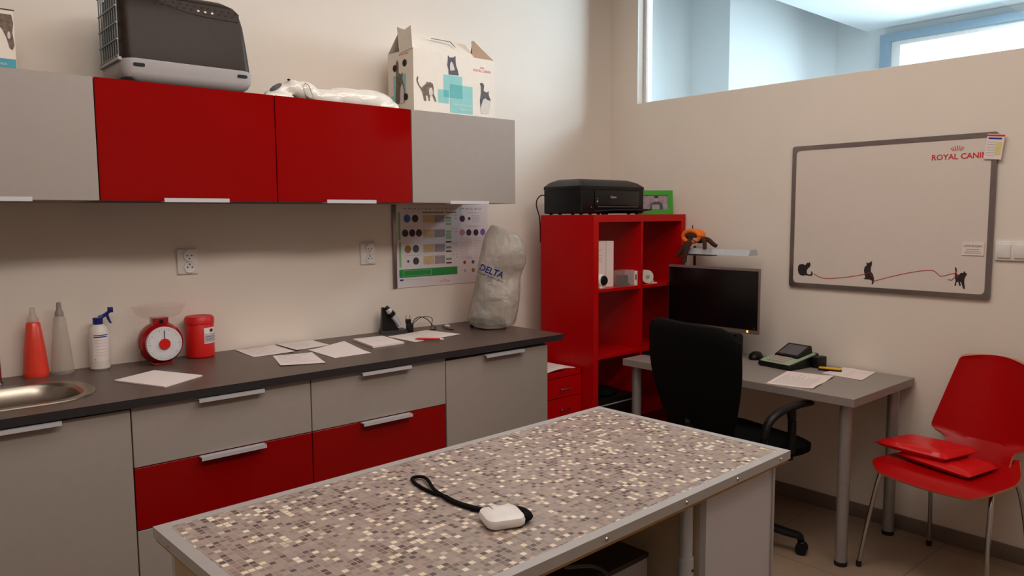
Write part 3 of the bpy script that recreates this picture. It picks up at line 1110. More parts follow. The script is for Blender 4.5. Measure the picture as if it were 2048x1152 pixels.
scope_cord = mb('black').tube([(2.585, 3.03, CT + 0.035), (2.60, 3.045, CT + 0.045), (2.615, 3.06, CT + 0.035), (2.625, 3.07, CT + 0.012), (2.628, 3.072, CT + 0.004)], 0.0035, n=6).build('power_cord', scope)
bpy.context.view_layer.update()
scope_cord.matrix_parent_inverse = scope.matrix_world.inverted()
b = MB().mat('black').tube([(2.315, 3.17, CT + 0.003), (2.285, 3.12, CT + 0.006), (2.26, 3.06, CT + 0.004), (2.272, 3.02, CT + 0.003)], 0.0026, n=6)
c = b.build('cable_end')
tag(c, 'black cable end with a pale round plug left of the dust cover', 'cable')
mb('bottle').cyl((2.285, 3.105, CT + 0.012), (2.295, 3.085, CT + 0.012), 0.007, n=12).build('plug', c)


# sockets
def socket(x, label):
    t = thing('wall_socket', (x, WY, 1.31), label, 'socket', 'double sockets above the worktop')
    mb('white').box(-0.041, 0.041, -0.012, 0.0, -0.052, 0.052, 0.004).build('plate', t)
    for k, dz in enumerate((0.0235, -0.0235)):
        f = mb('white').lathe([(0, -0.0165), (0.019, -0.0165), (0.023, -0.019), (0.0235, -0.011)], (0.006, 0, dz), 28, 'Y')
        f = f.build('outlet', t)
        h = mb('hole')
        for sx in (-1, 1):
            h.cyl((0.006 + sx * 0.009, -0.0168, dz), (0.006 + sx * 0.009, -0.0176, dz), 0.0027, n=12)
        s_ = -1 if k == 0 else 1
        h.cyl((0.006, -0.0168, dz + s_ * 0.012), (0.006, -0.0172, dz + s_ * 0.012), 0.0032, n=12)
        h.build('holes', f)
    return t


socket(1.068, 'white double wall socket above the kitchen scale')
socket(1.915, 'white double wall socket beside the poster rail')

# poster
PY = 3.225
t = thing('wall_poster', (2.36, WY, 1.13), 'glossy laboratory poster with round microscope pictures and green bar, behind the dust cover', 'poster')
ox, oz = 2.36, 1.13
b = MB().mat('poster').box(2.078 - ox, 2.668 - ox, -0.004, -0.001, 0.0, 1.56 - oz)
o5, u5, w5 = (-ox, -0.004, -oz), (1, 0, 0), (0, 0, 1)


def R_(x0, x1, z0, z1, m, lift=0.0006):
    b.mat(m).rect(x0, x1, z0, z1, o5, u5, w5, lift)


def D_(x, z, r, m, lift=0.0006):
    b.mat(m).disc(x, z, r, o5, u5, w5, lift)


b.mat('printd').text('A N A L I Z A   O S A D U   M O C Z U', 2.1235, 1.5225, 0.008, o5, u5, w5, width=0.50)
R_(2.0915, 2.105, 1.369, 1.508, 'pgreen2')
R_(2.095, 2.107, 1.2326, 1.3588, 'pgreen2')
R_(2.24, 2.375, 1.504, 1.511, 'olive')
R_(2.384, 2.456, 1.504, 1.511, 'olive')
R_(2.0934, 2.458, 1.181, 1.222, 'pgreen')
R_(2.116, 2.29, 1.187, 1.216, 'pgreen2', 0.0008)
b.mat('pgreen')
R_(2.119, 2.287, 1.189, 1.214, 'pgreen', 0.001)
for (x, z, r, m) in ((2.1453, 1.477, .0205, 'pblue'), (2.1939, 1.4767, .0195, 'pdark'), (2.1328, 1.4039, .019, 'pdark'), (2.1749, 1.4043, .019, 'plum'), (2.2159, 1.4035, .019, 'pdark'),
                     (2.1472, 1.3233, .0195, 'ochre'), (2.1956, 1.3238, .0195, 'catgrey'), (2.1478, 1.2618, .0065, 'pdark'), (2.1952, 1.2618, .0185, 'pdark'),
                     (2.4951, 1.4736, .0175, 'plum'), (2.5419, 1.4741, .0085, 'plum'), (2.4934, 1.401, .0175, 'pink'), (2.538, 1.4002, .0175, 'plum'), (2.5867, 1.3992, .0175, 'plum'), (2.6338, 1.4005, .0175, 'violet'),
                     (2.5076, 1.2414, .010, 'terra'), (2.5646, 1.241, .010, 'catgrey'), (2.5098, 1.197, .008, 'print'), (2.5651, 1.1963, .011, 'ochre')):
    D_(x, z, r, m)
for z0, z1 in ((1.4565, 1.493), (1.380, 1.4198), (1.3036, 1.3441), (1.2418, 1.2842)):
    R_(2.242, 2.308, z0, z1, 'sand')
    R_(2.312, 2.378, z0, z1, 'mauve')
for z, m in ((1.4795, 'olive'), (1.4645, 'pgreen2'), (1.4474, 'pgreen2'), (1.4066, 'pgreen2'), (1.3915, 'pgreen2'), (1.3764, 'pgreen2'), (1.3535, 'catblack'),
             (1.3246, 'olive'), (1.3043, 'catblack'), (1.2641, 'olive'), (1.2437, 'catblack')):
    R_(2.385, 2.421, z - (0.0055 if m != 'catblack' else 0.0038), z + (0.0055 if m != 'catblack' else 0.0038), m)
rnd = random.Random(4)
for (x0, x1, za, zb, n) in ((2.56, 2.64, 1.458, 1.490, 5), (2.48, 2.56, 1.262, 1.375, 12), (2.575, 2.655, 1.262, 1.375, 12), (2.125, 2.16, 1.502, 1.504, 1), (2.127, 2.24, 1.432, 1.434, 1),
                            (2.127, 2.175, 1.349, 1.351, 1), (2.127, 2.23, 1.288, 1.290, 1), (2.525, 2.61, 1.503, 1.506, 1), (2.52, 2.625, 1.431, 1.434, 1), (2.515, 2.575, 1.262, 1.264, 1),
                            (2.245, 2.375, 1.448, 1.452, 1), (2.245, 2.375, 1.372, 1.376, 1), (2.13, 2.24, 1.168, 1.169, 1)):
    for k in range(n):
        z = zb - (zb - za) * k / max(1, n - 1)
        R_(x0, x0 + (x1 - x0) * (0.6 + 0.4 * rnd.random()), z - 0.0008, z + 0.0008, 'print')
for z in (1.49, 1.42, 1.345, 1.285):
    for dx, dz in ((0.432, 0), (0.452, 0.002), (0.452, -0.014)):
        D_(2.0 + dx, z + dz, 0.0028, 'printd')
b.mat('logored').text('ROYAL CANIN', 2.3444, 1.146, 0.006, o5, u5, w5, width=0.062)
for k in range(5):
    D_(2.366 + k * 0.0045, 1.157 + 0.0012 * (2 - abs(k - 2)), 0.0014, 'logored')
b.mat('navy').rect(2.096, 2.118, 1.165, 1.173, o5, u5, w5)
b.build('printed_sheet', t)
mb('boardframe').box(2.056 - ox, 2.0785 - ox, -0.010, -0.001, 0.0, 1.56 - oz, 0.002).build('side_rail', t)

# ------------------------------------------------------------------ on top of the wall cabinets
TZ = UZ1
# brown pet carrier
t = thing('pet_carrier', (0.98, 2.97, TZ + 0.001), 'dark brown plastic pet carrier with pale grey base and wire door', 'pet carrier')


def carsec(z, x0, x1, y0, y1, r, arch=0.0, n=6):
    out = []
    for p in rrect((x0 + x1) / 2 - 0.98, (y0 + y1) / 2 - 2.97, (x1 - x0) / 2, (y1 - y0) / 2, r, n):
        u = (p[0] + 0.23) / 0.46
        out.append((p[0], p[1], z - TZ + arch * math.sin(PI * max(0, min(1, u)))))
    return out


b = mb('base')
b.loft([carsec(1.949, 0.81, 1.165, 2.87, 3.07, 0.03), carsec(1.953, 0.79, 1.180, 2.855, 3.085, 0.035), carsec(1.967, 0.765, 1.200, 2.838, 3.10, 0.035),
        carsec(1.985, 0.757, 1.210, 2.832, 3.108, 0.035), carsec(2.022, 0.757, 1.212, 2.830, 3.11, 0.035, 0.010), carsec(2.027, 0.762, 1.208, 2.834, 3.106, 0.035, 0.010)], cap1=True)
b.build('base_tray', t)
b = mb('brown')
b.loft([carsec(2.0275, 0.762, 1.208, 2.834, 3.106, 0.035, 0.010), carsec(2.05, 0.760, 1.206, 2.834, 3.106, 0.035, 0.008), carsec(2.12, 0.760, 1.199, 2.838, 3.102, 0.035),
        carsec(2.19, 0.760, 1.190, 2.842, 3.098, 0.035), carsec(2.235, 0.760, 1.180, 2.847, 3.093, 0.04), carsec(2.258, 0.765, 1.168, 2.860, 3.08, 0.04),
        carsec(2.272, 0.78, 1.145, 2.89, 3.05, 0.04, 0.006), carsec(2.276, 0.82, 1.10, 2.92, 3.02, 0.03, 0.008)])
hood = b.build('hood', t)
oc = (-0.98, 2.8437 - 2.97, -TZ)
oc = (-0.98, 2.8437 - 2.97, 2.205 - TZ)
wc = Vector((0, 0.16, 0.987)).normalized()
ch = []
for k in range(13):
    u = k / 12
    ch.append((0.86 + 0.305 * u, 0.000 + 0.042 * (1 - min(1, 1.5 * u)) ** 2))
tp = [(1.168, 0.028), (1.155, 0.041), (1.12, 0.044), (0.86, 0.044)]
b = MB().mat('hole').poly([(x, z - 0.0014) for x, z in ch] + [(1.1695, 0.028)] + tp[1:], oc, (1, 0, 0), wc, 0.0012)
b.mat('brown').poly(ch + tp, oc, (1, 0, 0), wc, 0.0018)
for r_, zz in enumerate((0.036, 0.022)):
    for k in range(13):
        x = 0.862 + k * 0.0245 + (0.012 if r_ else 0)
        z = zz - 0.0006 * k
        if x > 1.158:
            continue
        b.mat('whitep' if (r_ == 1 and k in (6, 7, 8)) else 'hole')
        b.disc(x, z, 0.0046, oc, (1, 0, 0), wc, 0.0024, 0.0036, 12)
b.build('vent_panel', t)
for x0, x1 in ((0.79, 0.828), (1.148, 1.186)):
    b = mb('hole')
    b.poly(rrect((x0 + x1) / 2 - 0.98, 2.008 - TZ, (x1 - x0) / 2, 0.006, 0.0055, 4), (0, 2.8305 - 2.97, 0), (1, 0, 0), (0, 0, 1), 0.0012)
    b.build('latch_slot', t)
mb('hole').box(-0.2185, -0.2165, -0.105, 0.10, 2.035 - TZ, 2.25 - TZ).build('dark_door_backing', t)  # dark sheet standing for the shaded interior behind the wires
# wire door on the left end
b = mb('wire')
xd = 0.752 - 0.98
for k in range(9):
    y = -0.115 + k * 0.0275
    b.cyl((xd, y, 2.035 - TZ), (xd, y, 2.262 - TZ), 0.0022, n=8)
for z in (2.035, 2.09, 2.145, 2.20, 2.262):
    b.cyl((xd - 0.002, -0.118, z - TZ), (xd - 0.002, 0.108, z - TZ), 0.003, n=8)
b.build('wire_door', t)
mb('base').box(-0.232, -0.2185, -0.12, 0.12, 2.020 - TZ, 2.032 - TZ, 0.002).build('door_sill', t)
b = mb('black')
b.tube([(0.06, 0, 2.276 - TZ), (0.06, 0, 2.30 - TZ), (0.02, 0, 2.312 - TZ), (-0.08, 0, 2.312 - TZ), (-0.12, 0, 2.30 - TZ), (-0.12, 0, 2.276 - TZ)], 0.010)
b.build('carry_handle', t)

# white ceramic dog
t = thing('dog_figurine', (1.62, 2.98, TZ), 'glossy white ceramic dog lying stretched out on the red wall cabinet', 'figurine')
b = mb('ceramic')
X_ = lambda x: x - 1.62
b.ell((X_(1.79), 0.0, 0.040), (0.135, 0.062, 0.056))
b.ell((X_(1.69), 0.0, 0.043), (0.13, 0.055, 0.050))
b.ell((X_(1.58), -0.005, 0.036), (0.10, 0.050, 0.040))
b.ell((X_(1.88), -0.01, 0.022), (0.055, 0.06, 0.034))
b.ell((X_(1.48), -0.01, 0.055), (0.062, 0.046, 0.042))
b.ell((X_(1.43), -0.012, 0.062), (0.045, 0.040, 0.036))
b.ell((X_(1.37), -0.015, 0.045), (0.045, 0.028, 0.026), (0, rad(-22), 0))
b.ell((X_(1.34), -0.015, 0.026), (0.034, 0.03, 0.024))
for sy in (-1, 1):
    b.ell((X_(1.36), sy * 0.045, 0.018), (0.07, 0.016, 0.018))
    b.ell((X_(1.86), sy * 0.05, 0.018), (0.06, 0.018, 0.018))
body = b.build('body', t)
voxel(body, 0.005, 18)
bpy.context.view_layer.update()
bake(body)
for sy in (-1, 1):
    mb('ceramic').ell((X_(1.478), -0.010 + sy * 0.040, 0.052), (0.018, 0.007, 0.030), (0, rad(-28), 0)).build('ear', t)
mb('catgrey').ell((X_(1.347), -0.040, 0.056), (0.030, 0.010, 0.009), (0, rad(-32), 0)).build('nose', t)
b = mb('hole')
b.ell((X_(1.402), -0.040, 0.090), (0.006, 0.008, 0.004))
b.build('eye', t)
mb('cartonbrown').tube([(X_(1.462), -0.058, 0.082), (X_(1.476), -0.066, 0.070), (X_(1.484), -0.067, 0.050), (X_(1.494), -0.060, 0.036)], 0.0018, n=6).build('painted_ear_line', t)

# cardboard cat carrier
BX0, BX1, BY0, BY1, BZ0, BZ1 = 1.998, 2.478, 2.93, 3.14, TZ + 0.001, 2.245
t = thing('cardboard_carrier', (BX0, BY0, BZ0), 'white cardboard cat carrier printed with cats and teal squares, right end of the wall cabinets', 'box')
w, d_, h_ = BX1 - BX0, BY1 - BY0, BZ1 - BZ0
b = MB().mat('carton').box(0, w, 0, d_, 0, h_)
o6, u6, w6 = (-BX0, 0, -BZ0), (1, 0, 0), (0, 0, 1)
b.mat('teal').rect(2.166, 2.276, 2.0425, 2.1457, o6, u6, w6).rect(2.134, 2.195, 2.0144, 2.0756, o6, u6, w6, 0.0008).rect(2.2024, 2.3375, 1.975, 2.1047, o6, u6, w6, 0.001)
b.mat('teal2').rect(2.2024, 2.276, 2.0425, 2.1047, o6, u6, w6, 0.0013).rect(2.166, 2.195, 2.0425, 2.0756, o6, u6, w6, 0.0013)
c1 = [(2.0175, 2.1199), (2.0252, 2.1182), (2.0203, 2.102), (2.0295, 2.0822), (2.0422, 2.072), (2.0554, 2.0849), (2.0686, 2.0942), (2.0674, 2.1019), (2.0785, 2.0989), (2.0916, 2.1019), (2.1047, 2.0954), (2.1089, 2.0746), (2.1072, 2.0533), (2.12, 2.0279), (2.1217, 2.0163), (2.1144, 2.0157), (2.1003, 2.042), (2.0872, 2.0433), (2.0853, 2.0141), (2.0788, 2.0187), (2.074, 2.0394), (2.0642, 2.0385), (2.067, 2.015), (2.0539, 2.0138), (2.0492, 2.037), (2.0419, 2.0573), (2.0325, 2.0694), (2.02, 2.0864), (2.0127, 2.1038)]
c2 = [(2.1931, 2.2361), (2.2031, 2.2267), (2.2217, 2.2291), (2.2377, 2.2382), (2.2373, 2.2177), (2.2397, 2.1964), (2.2504, 2.1706), (2.255, 2.1505), (2.1963, 2.1482), (2.1953, 2.1695), (2.1889, 2.1902), (2.192, 2.2119)]
c3 = [(2.3831, 2.1278), (2.3978, 2.1322), (2.4102, 2.1223), (2.4069, 2.094), (2.4157, 2.0904), (2.4268, 2.0876), (2.4381, 2.0972), (2.4393, 2.0748), (2.451, 2.0533), (2.4462, 2.0246), (2.4367, 1.987), (2.3922, 1.9834), (2.3852, 2.0136), (2.3828, 2.047), (2.3898, 2.0812), (2.3902, 2.1147)]
b.mat('catbrown').poly(c1, o6, u6, w6, 0.001)
b.mat('catwhite').disc(2.092, 2.058, 0.011, o6, u6, w6, 0.0014, 0.020)
b.mat('catgrey').poly(c2, o6, u6, w6, 0.0014)
b.mat('catwhite').poly([(2.2075, 2.206), (2.214, 2.209), (2.222, 2.200), (2.232, 2.172), (2.205, 2.166), (2.203, 2.190)], o6, u6, w6, 0.0018)
b.mat('catgrey').poly(c3, o6, u6, w6, 0.001)
b.mat('catwhite').poly([(2.402, 2.050), (2.414, 2.060), (2.432, 2.052), (2.451, 2.050), (2.4462, 2.0246), (2.4367, 1.9865), (2.3922, 1.9830), (2.3860, 2.012)], o6, u6, w6, 0.0014)
b.mat('logored').text('ROYAL CANIN', 2.345, 2.181, 0.012, o6, u6, w6, width=0.107)
for k in range(5):
    b.rect(2.385 + k * 0.006, 2.388 + k * 0.006, 2.198, 2.203 + 0.002 * (2 - abs(k - 2)), o6, u6, w6)
b.mat('carton').text('TRANSPORTER', 2.2144, 2.009, 0.009, o6, u6, w6, 0.0016, width=0.118)
b.text('DLA KOTA', 2.26, 1.990, 0.008, o6, u6, w6, 0.0016, width=0.072)
# left end face marks
o7, u7, w7 = (0, 0, 0), (0, -1, 0), (0, 0, 1)
b.mat('teal').rect(-0.165, -0.06, 0.08, 0.19, o7, u7, w7).rect(-0.19, -0.13, 0.05, 0.10, o7, u7, w7, 0.0009)
b.mat('catbrown').poly([(-0.150, 0.06), (-0.075, 0.06), (-0.07, 0.12), (-0.09, 0.17), (-0.085, 0.20), (-0.10, 0.19), (-0.115, 0.20), (-0.122, 0.17), (-0.118, 0.24), (-0.128, 0.26), (-0.14, 0.25), (-0.142, 0.16)], o7, u7, w7, 0.0012)
b.mat('catwhite').poly([(-0.112, 0.06), (-0.08, 0.06), (-0.078, 0.12), (-0.092, 0.15), (-0.105, 0.13)], o7, u7, w7, 0.0016)
b.mat('hole')
for (y, z) in ((-0.150, 0.225), (-0.068, 0.238), (-0.062, 0.085)):
    b.disc(y, z, 0.017, o7, u7, w7, 0.002, 0.016, 16)
b.mat('logored').text('ROYAL CANIN', -0.115, 0.275, 0.008, o7, u7, w7, width=0.075)
b.build('carton', t)
# folded roof and end flaps
RZ_, RY_ = 0.097, 0.10
b = MB().mat('carton')
th = 0.003


def slab(a, bb, c, dd, m='carton'):
    a, bb, c, dd = map(Vector, (a, bb, c, dd))
    n_ = (bb - a).cross(c - a).normalized() * th
    vs = [a, bb, c, dd, a - n_, bb - n_, c - n_, dd - n_]
    b.mat(m)
    b.add(vs, [(0, 1, 2, 3), (7, 6, 5, 4), (0, 4, 5, 1), (1, 5, 6, 2), (2, 6, 7, 3), (3, 7, 4, 0)])


slab((0.0, 0.0, h_), (0.352, 0.0, h_), (0.375, RY_, h_ + RZ_ - 0.015), (-0.002, RY_, h_ + RZ_))
slab((w, d_, h_), (0, d_, h_), (0.0, RY_ + 0.004, h_ + RZ_), (0.375, RY_ + 0.004, h_ + RZ_ - 0.015))
b.mat('printd').poly([(0.14, 0.02), (0.245, 0.02), (0.245, 0.013), (0.14, 0.013)], (0.0, 0.045, h_ + 0.045 + 0.012), (1, 0, 0), (0, 0.715, 0.70), 0.001)
b.poly([(0.245, 0.02), (0.256, 0.02), (0.262, -0.026), (0.256, -0.026)], (0.0, 0.045, h_ + 0.045 + 0.012), (1, 0, 0), (0, 0.715, 0.70), 0.001)
b.build('roof_flaps', t)
b = MB()
slab((-0.001, 0.0, h_), (-0.001, 0.105, h_ - 0.01), (-0.012, 0.105, h_ + RZ_ + 0.010), (-0.004, 0.055, h_ + RZ_ - 0.01))
slab((-0.001, 0.0, h_), (-0.004, 0.055, h_ + RZ_ - 0.01), (-0.006, 0.0, h_ + RZ_), (-0.001, 0.0, h_))
b.build('left_flap', t)
b = MB()
slab((0.350, 0.012, h_ - 0.002), (w, 0.004, h_ - 0.002), (0.398, 0.058, h_ + 0.094), (0.385, 0.058, h_ + 0.092), 'cartonbrown')
slab((w, 0.004, h_), (w, d_, h_), (0.398, 0.066, h_ + 0.094), (0.398, 0.060, h_ + 0.094), 'cartonbrown')
b.build('right_flap', t)['label'] = 'brown inside of the right flap'

# partly visible carton at the left edge
t = thing('cardboard_carrier', (0.12, 2.93, TZ + 0.001), 'white cardboard box with blue strip, cut off at the left picture edge', 'box')
b = MB().mat('carton').box(0, 0.348, 0, 0.2, 0, 0.2)
o8 = (-0.12, 0, -TZ)
b.mat('catbrown').poly([(0.425, 2.135), (0.462, 2.135), (0.466, 2.11), (0.462, 2.08), (0.466, 2.04), (0.460, 2.025), (0.452, 2.03), (0.446, 2.06), (0.436, 2.085), (0.425, 2.10)], o8, u6, w6, 0.001)
b.mat('catwhite').disc(0.452, 2.07, 0.004, o8, u6, w6, 0.0013, 0.012)
b.mat('blueprint').rect(0.30, 0.467, 1.968, 1.996, o8, u6, w6, 0.001)
b.mat('carton').text('kot.', 0.425, 1.976, 0.009, o8, u6, w6, 0.0016)
b.mat('catblack').box(0.0, 0.35, -0.002, 0.202, 0.2, 0.203)
b.build('carton', t)

# ------------------------------------------------------------------ red shelf unit
SHX0, SHX1, SHY0, SHY1 = 2.889, 3.667, 2.644, 3.036
t = thing('shelf_unit', (SHX0, SHY0, 0), 'tall glossy red cube shelf unit in the corner, printer on top', 'shelf')
w, d_ = SHX1 - SHX0, SHY1 - SHY0
mb('expred').box(0, 0.038, 0, d_, 0, 1.49).build('side_panel', t)
mb('expred').box(w - 0.038, w, 0, d_, 0, 1.49).build('side_panel', t)
mb('expred').box(0.038, w - 0.038, 0, d_, 1.452, 1.49).build('top_panel', t)
mb('expred').box(0.038, w - 0.038, 0, d_, 0, 0.038).build('bottom_panel', t)
mb('expred').box(w / 2 - 0.008, w / 2 + 0.008, 0.001, d_ - 0.001, 0.038, 1.452).build('divider', t)
SHZ = [0.391, 0.744, 1.097]
for z in SHZ:
    for x0, x1 in ((0.038, w / 2 - 0.008), (w / 2 + 0.008, w - 0.038)):
        mb('expred').box(x0, x1, 0.001, d_ - 0.001, z - 0.008, z + 0.008).build('shelf', t)

# printer on top
t = thing('printer', (2.893, 2.735, 1.4905), 'black inkjet printer on top of the red shelf unit', 'printer')
PW, PD = 0.512, 0.285
b = mb('black')
b.loft([rrect(PW / 2, PD / 2, PW / 2 - 0.006, PD / 2 - 0.004, 0.012, 4, 0.006), rrect(PW / 2, PD / 2, PW / 2, PD / 2, 0.014, 4, 0.012), rrect(PW / 2, PD / 2, PW / 2, PD / 2, 0.014, 4, 0.132)])
for sx in (0.03, 0.10, 0.20, PW - 0.1, PW - 0.03):
    for sy in (0.03, PD - 0.03):
        b.cyl((sx, sy, 0), (sx, sy, 0.008), 0.010, n=12)
b.build('body', t)
b = mb('black')
b.loft([rrect(PW / 2, PD / 2, PW / 2 + 0.002, PD / 2 + 0.002, 0.014, 4, 0.1335), rrect(PW / 2, PD / 2, PW / 2 + 0.002, PD / 2 + 0.002, 0.014, 4, 0.150),
        rrect(PW / 2, PD / 2 + 0.004, PW / 2 - 0.020, PD / 2 - 0.020, 0.02, 4, 0.172), rrect(PW / 2, PD / 2 + 0.01, PW / 2 - 0.055, PD / 2 - 0.055, 0.02, 4, 0.188), rrect(PW / 2, PD / 2 + 0.01, PW / 2 - 0.075, PD / 2 - 0.075, 0.02, 4, 0.190)])
b.mat('print')
for x in (0.17, 0.20, 0.215, 0.23, 0.33):
    b.box(x, x + 0.008, 0.022, 0.030, 0.1635, 0.1655)
b.build('scanner_lid', t)
b = mb('screen').box(0.10, PW - 0.05, -0.004, 0.003, 0.045, 0.126, 0.002)
b.mat('bezel').box(0.12, PW - 0.06, -0.0055, -0.003, 0.040, 0.043)
b.mat('white').text('Canon', 0.222, 0.088, 0.0125, (0, -0.004, 0), (1, 0, 0), (0, 0, 1), 0.001)
b.mat('chrome').disc(0.118, 0.070, 0.006, (0, -0.004, 0), (1, 0, 0), (0, 0, 1), 0.001)
b.disc(0.120, 0.084, 0.003, (0, -0.004, 0), (1, 0, 0), (0, 0, 1), 0.001)
b.mat('logored').disc(0.075, 0.040, 0.004, (0, 0.0, 0), (1, 0, 0), (0, 0, 1), 0.001)
b.build('front_panel', t)
b = mb('black')
b.loft([[(0.10, 0.0, 0.014), (PW - 0.04, 0.0, 0.014), (PW - 0.03, -0.075, 0.022), (0.18, -0.075, 0.022)],
        [(0.10, 0.0, 0.024), (PW - 0.04, 0.0, 0.024), (PW - 0.03, -0.075, 0.029), (0.18, -0.075, 0.029)]], smooth=False)
b.build('output_tray', t)
b = mb('black').tube([(0.003, 0.27, 0.105), (-0.004, 0.30, 0.105), (-0.016, 0.318, 0.08), (-0.016, 0.320, 0.045), (-0.003, 0.315, 0.0), (0.004, 0.314, -0.05), (0.006, 0.314, -0.15)], 0.0035, n=6)
b.build('power_cord', t)

# green photo frame
t = thing('photo_frame', (3.538, 2.757, 1.4905), 'bright green picture frame with a snapshot, right of the printer', 'photo frame', rz=rad(-35))
FW, FH = 0.205, 0.138
b = mb('green')
b.M = Matrix.Rotation(rad(-6), 4, 'X')
b.box(-FW / 2, FW / 2, 0.0, 0.014, 0, 0.028)
b.box(-FW / 2, FW / 2, 0.0, 0.014, FH - 0.028, FH)
b.box(-FW / 2, -FW / 2 + 0.028, 0.0, 0.014, 0.028, FH - 0.028)
b.box(FW / 2 - 0.028, FW / 2, 0.0, 0.014, 0.028, FH - 0.028)
b.box(-0.02, 0.02, 0.014, 0.018, 0.02, 0.12)
b.build('frame', t)
b = MB()
b.M = Matrix.Rotation(rad(-6), 4, 'X')
b.mat('photo').box(-FW / 2 + 0.027, FW / 2 - 0.027, 0.006, 0.012, 0.027, FH - 0.027)
of = (0, 0.006, 0)
b.mat('jacket').poly([(-0.035, 0.028), (0.045, 0.028), (0.042, 0.062), (0.022, 0.074), (-0.006, 0.074), (-0.028, 0.062)], of, (1, 0, 0), (0, 0, 1), 0.0006)
b.mat('skinp').disc(0.006, 0.088, 0.012, of, (1, 0, 0), (0, 0, 1), 0.0009, 0.015)
b.mat('catblack').poly([(-0.006, 0.094), (0.018, 0.094), (0.016, 0.106), (-0.004, 0.106)], of, (1, 0, 0), (0, 0, 1), 0.0012)
b.mat('photoglass').rect(-0.020, 0.024, 0.030, 0.056, of, (1, 0, 0), (0, 0, 1), 0.0012)
b.build('snapshot', t)

# things in the shelf cubes
z1_ = SHZ[2] + 0.0085
t = thing('document_box', (2.99, 2.73, z1_), 'white upright document box in the upper left cube of the red shelf', 'box')
b = MB().mat('whitep').box(-0.06, 0.118, -0.03, 0.10, 0, 0.245, 0.001, 1)
b.mat('print')
for k, z in enumerate((0.20, 0.19, 0.17, 0.155, 0.14)):
    b.rect(-0.05, 0.03 - 0.01 * (k % 2), z, z + 0.002, (0, -0.03, 0), (1, 0, 0), (0, 0, 1), 0.0008)
b.mat('catwhite').rect(0.052, 0.060, 0.0, 0.245, (0, -0.03, 0), (1, 0, 0), (0, 0, 1), 0.0008)
b.build('case', t)
t = thing('web_camera', (2.980, 2.678, z1_), 'small round white camera with dark lens in front of the document box', 'camera')
mb('white').ell((0, 0, 0.040), (0.036, 0.022, 0.037)).box(-0.02, 0.02, -0.015, 0.015, 0.0, 0.01, 0.002).build('body', t)
mb('black').lathe([(0, -0.026), (0.022, -0.026), (0.026, -0.020), (0.026, -0.012)], (0.006, 0, 0.042), 24, 'Y').build('lens', t)
t = thing('gadget_package', (3.178, 2.70, z1_), 'small clear package holding a black device in the upper left cube', 'package')
b = MB().mat('clearpack').box(-0.06, 0.06, -0.035, 0.035, 0.0, 0.085)
b.build('clear_box', t)
mb('whitep').box(0.062, 0.088, -0.035, 0.035, 0.0, 0.078).mat('printd').rect(0.068, 0.080, 0.03, 0.06, (0, -0.035, 0), (1, 0, 0), (0, 0, 1)).build('card_end', t)
mb('black').box(-0.028, 0.030, -0.02, 0.02, 0.012, 0.058, 0.006).box(-0.055, 0.035, -0.03, 0.02, 0.001, 0.012, 0.003).build('device', t)
t = thing('tape_dispenser', (3.378, 2.70, z1_), 'white tape roll dispenser in the upper right cube', 'tape', rz=rad(-25))
mb('tape').lathe([(0.012, -0.03), (0.034, -0.03), (0.038, -0.024), (0.038, 0.024), (0.034, 0.03), (0.012, 0.03), (0.012, -0.03)], (0, 0, 0.038), 32, 'Y').build('roll', t)
mb('tape').box(0.0, 0.060, -0.028, 0.028, 0.0, 0.006, 0.002).box(0.030, 0.036, -0.028, 0.028, 0.004, 0.02, 0.002).build('cutter', t)
mb('mint').lathe([(0.0, -0.031), (0.011, -0.031), (0.012, -0.028), (0.012, 0.02)], (0, 0, 0.038), 24, 'Y').build('core', t)
t = thing('storage_case', (2.95, 2.665, SHZ[0] + 0.0085), 'black case with a thin silver edge in the lower left cube of the red shelf', 'case')
mb('black').box(0, 0.305, 0, 0.31, 0, 0.11, 0.006).build('case_body', t)
mb('alu_matt').box(0.003, 0.302, -0.003, 0.003, 0.076, 0.082).build('edge_strip', t)
mb('blackm').ell((0.13, 0.1, 0.125), (0.10, 0.08, 0.030)).build('cloth', t)

# drawer unit
t = thing('drawer_unit', (2.608, 2.722, 0), 'small red metal drawer unit between the grey appliance and the shelf', 'drawers')
b = mb('expred')
b.box(0, 0.278, 0.014, 0.44, 0.02, 0.665)
b.box(0, 0.278, 0.0, 0.006, 0.662, 0.690)
b.box(0, 0.006, 0.0, 0.44, 0.662, 0.690)
b.box(0.272, 0.278, 0.0, 0.44, 0.662, 0.690)
b.box(0, 0.278, 0.434, 0.44, 0.662, 0.690)
b.build('case', t)
for k in range(6):
    z1 = 0.657 - k * 0.106
    d = mb('expred').box(0.004, 0.274, 0.0, 0.013, z1 - 0.102, z1, 0.001, 1).build('drawer', t)
    b = mb('chrome')
    b.cyl((0.118, -0.016, z1 - 0.056), (0.180, -0.016, z1 - 0.056), 0.0028, n=8)
    b.cyl((0.118, 0.0, z1 - 0.056), (0.118, -0.016, z1 - 0.056), 0.0028, n=8)
    b.cyl((0.180, 0.0, z1 - 0.056), (0.180, -0.016, z1 - 0.056), 0.0028, n=8)
    b.ell((0.114, -0.016, z1 - 0.056), (0.005, 0.005, 0.005), n=10, m=6)
    b.build('pull', d)
mb('black').box(0.01, 0.268, 0.02, 0.42, 0.0, 0.02).build('castor_base', t)
sheet('booklet', [(2.635, 2.975), (2.845, 2.98), (2.86, 2.745), (2.655, 2.742)], 0.690, 'open white booklet curling on top of the red drawer unit', 'booklet', None, 0.003, rows=9,
      bend=lambda u, v: 0.018 * math.sin(PI * min(1, u * 1.05)) * (0.5 + 0.5 * (1 - v)))
tag(mb('logored').box(-0.05, 0.05, -0.06, 0.06, 0, 0.002).build('leaflet', None, (2.72, 3.055, 0.667), 0.3), 'red edged leaflet under the booklet on the drawer unit', 'leaflet')

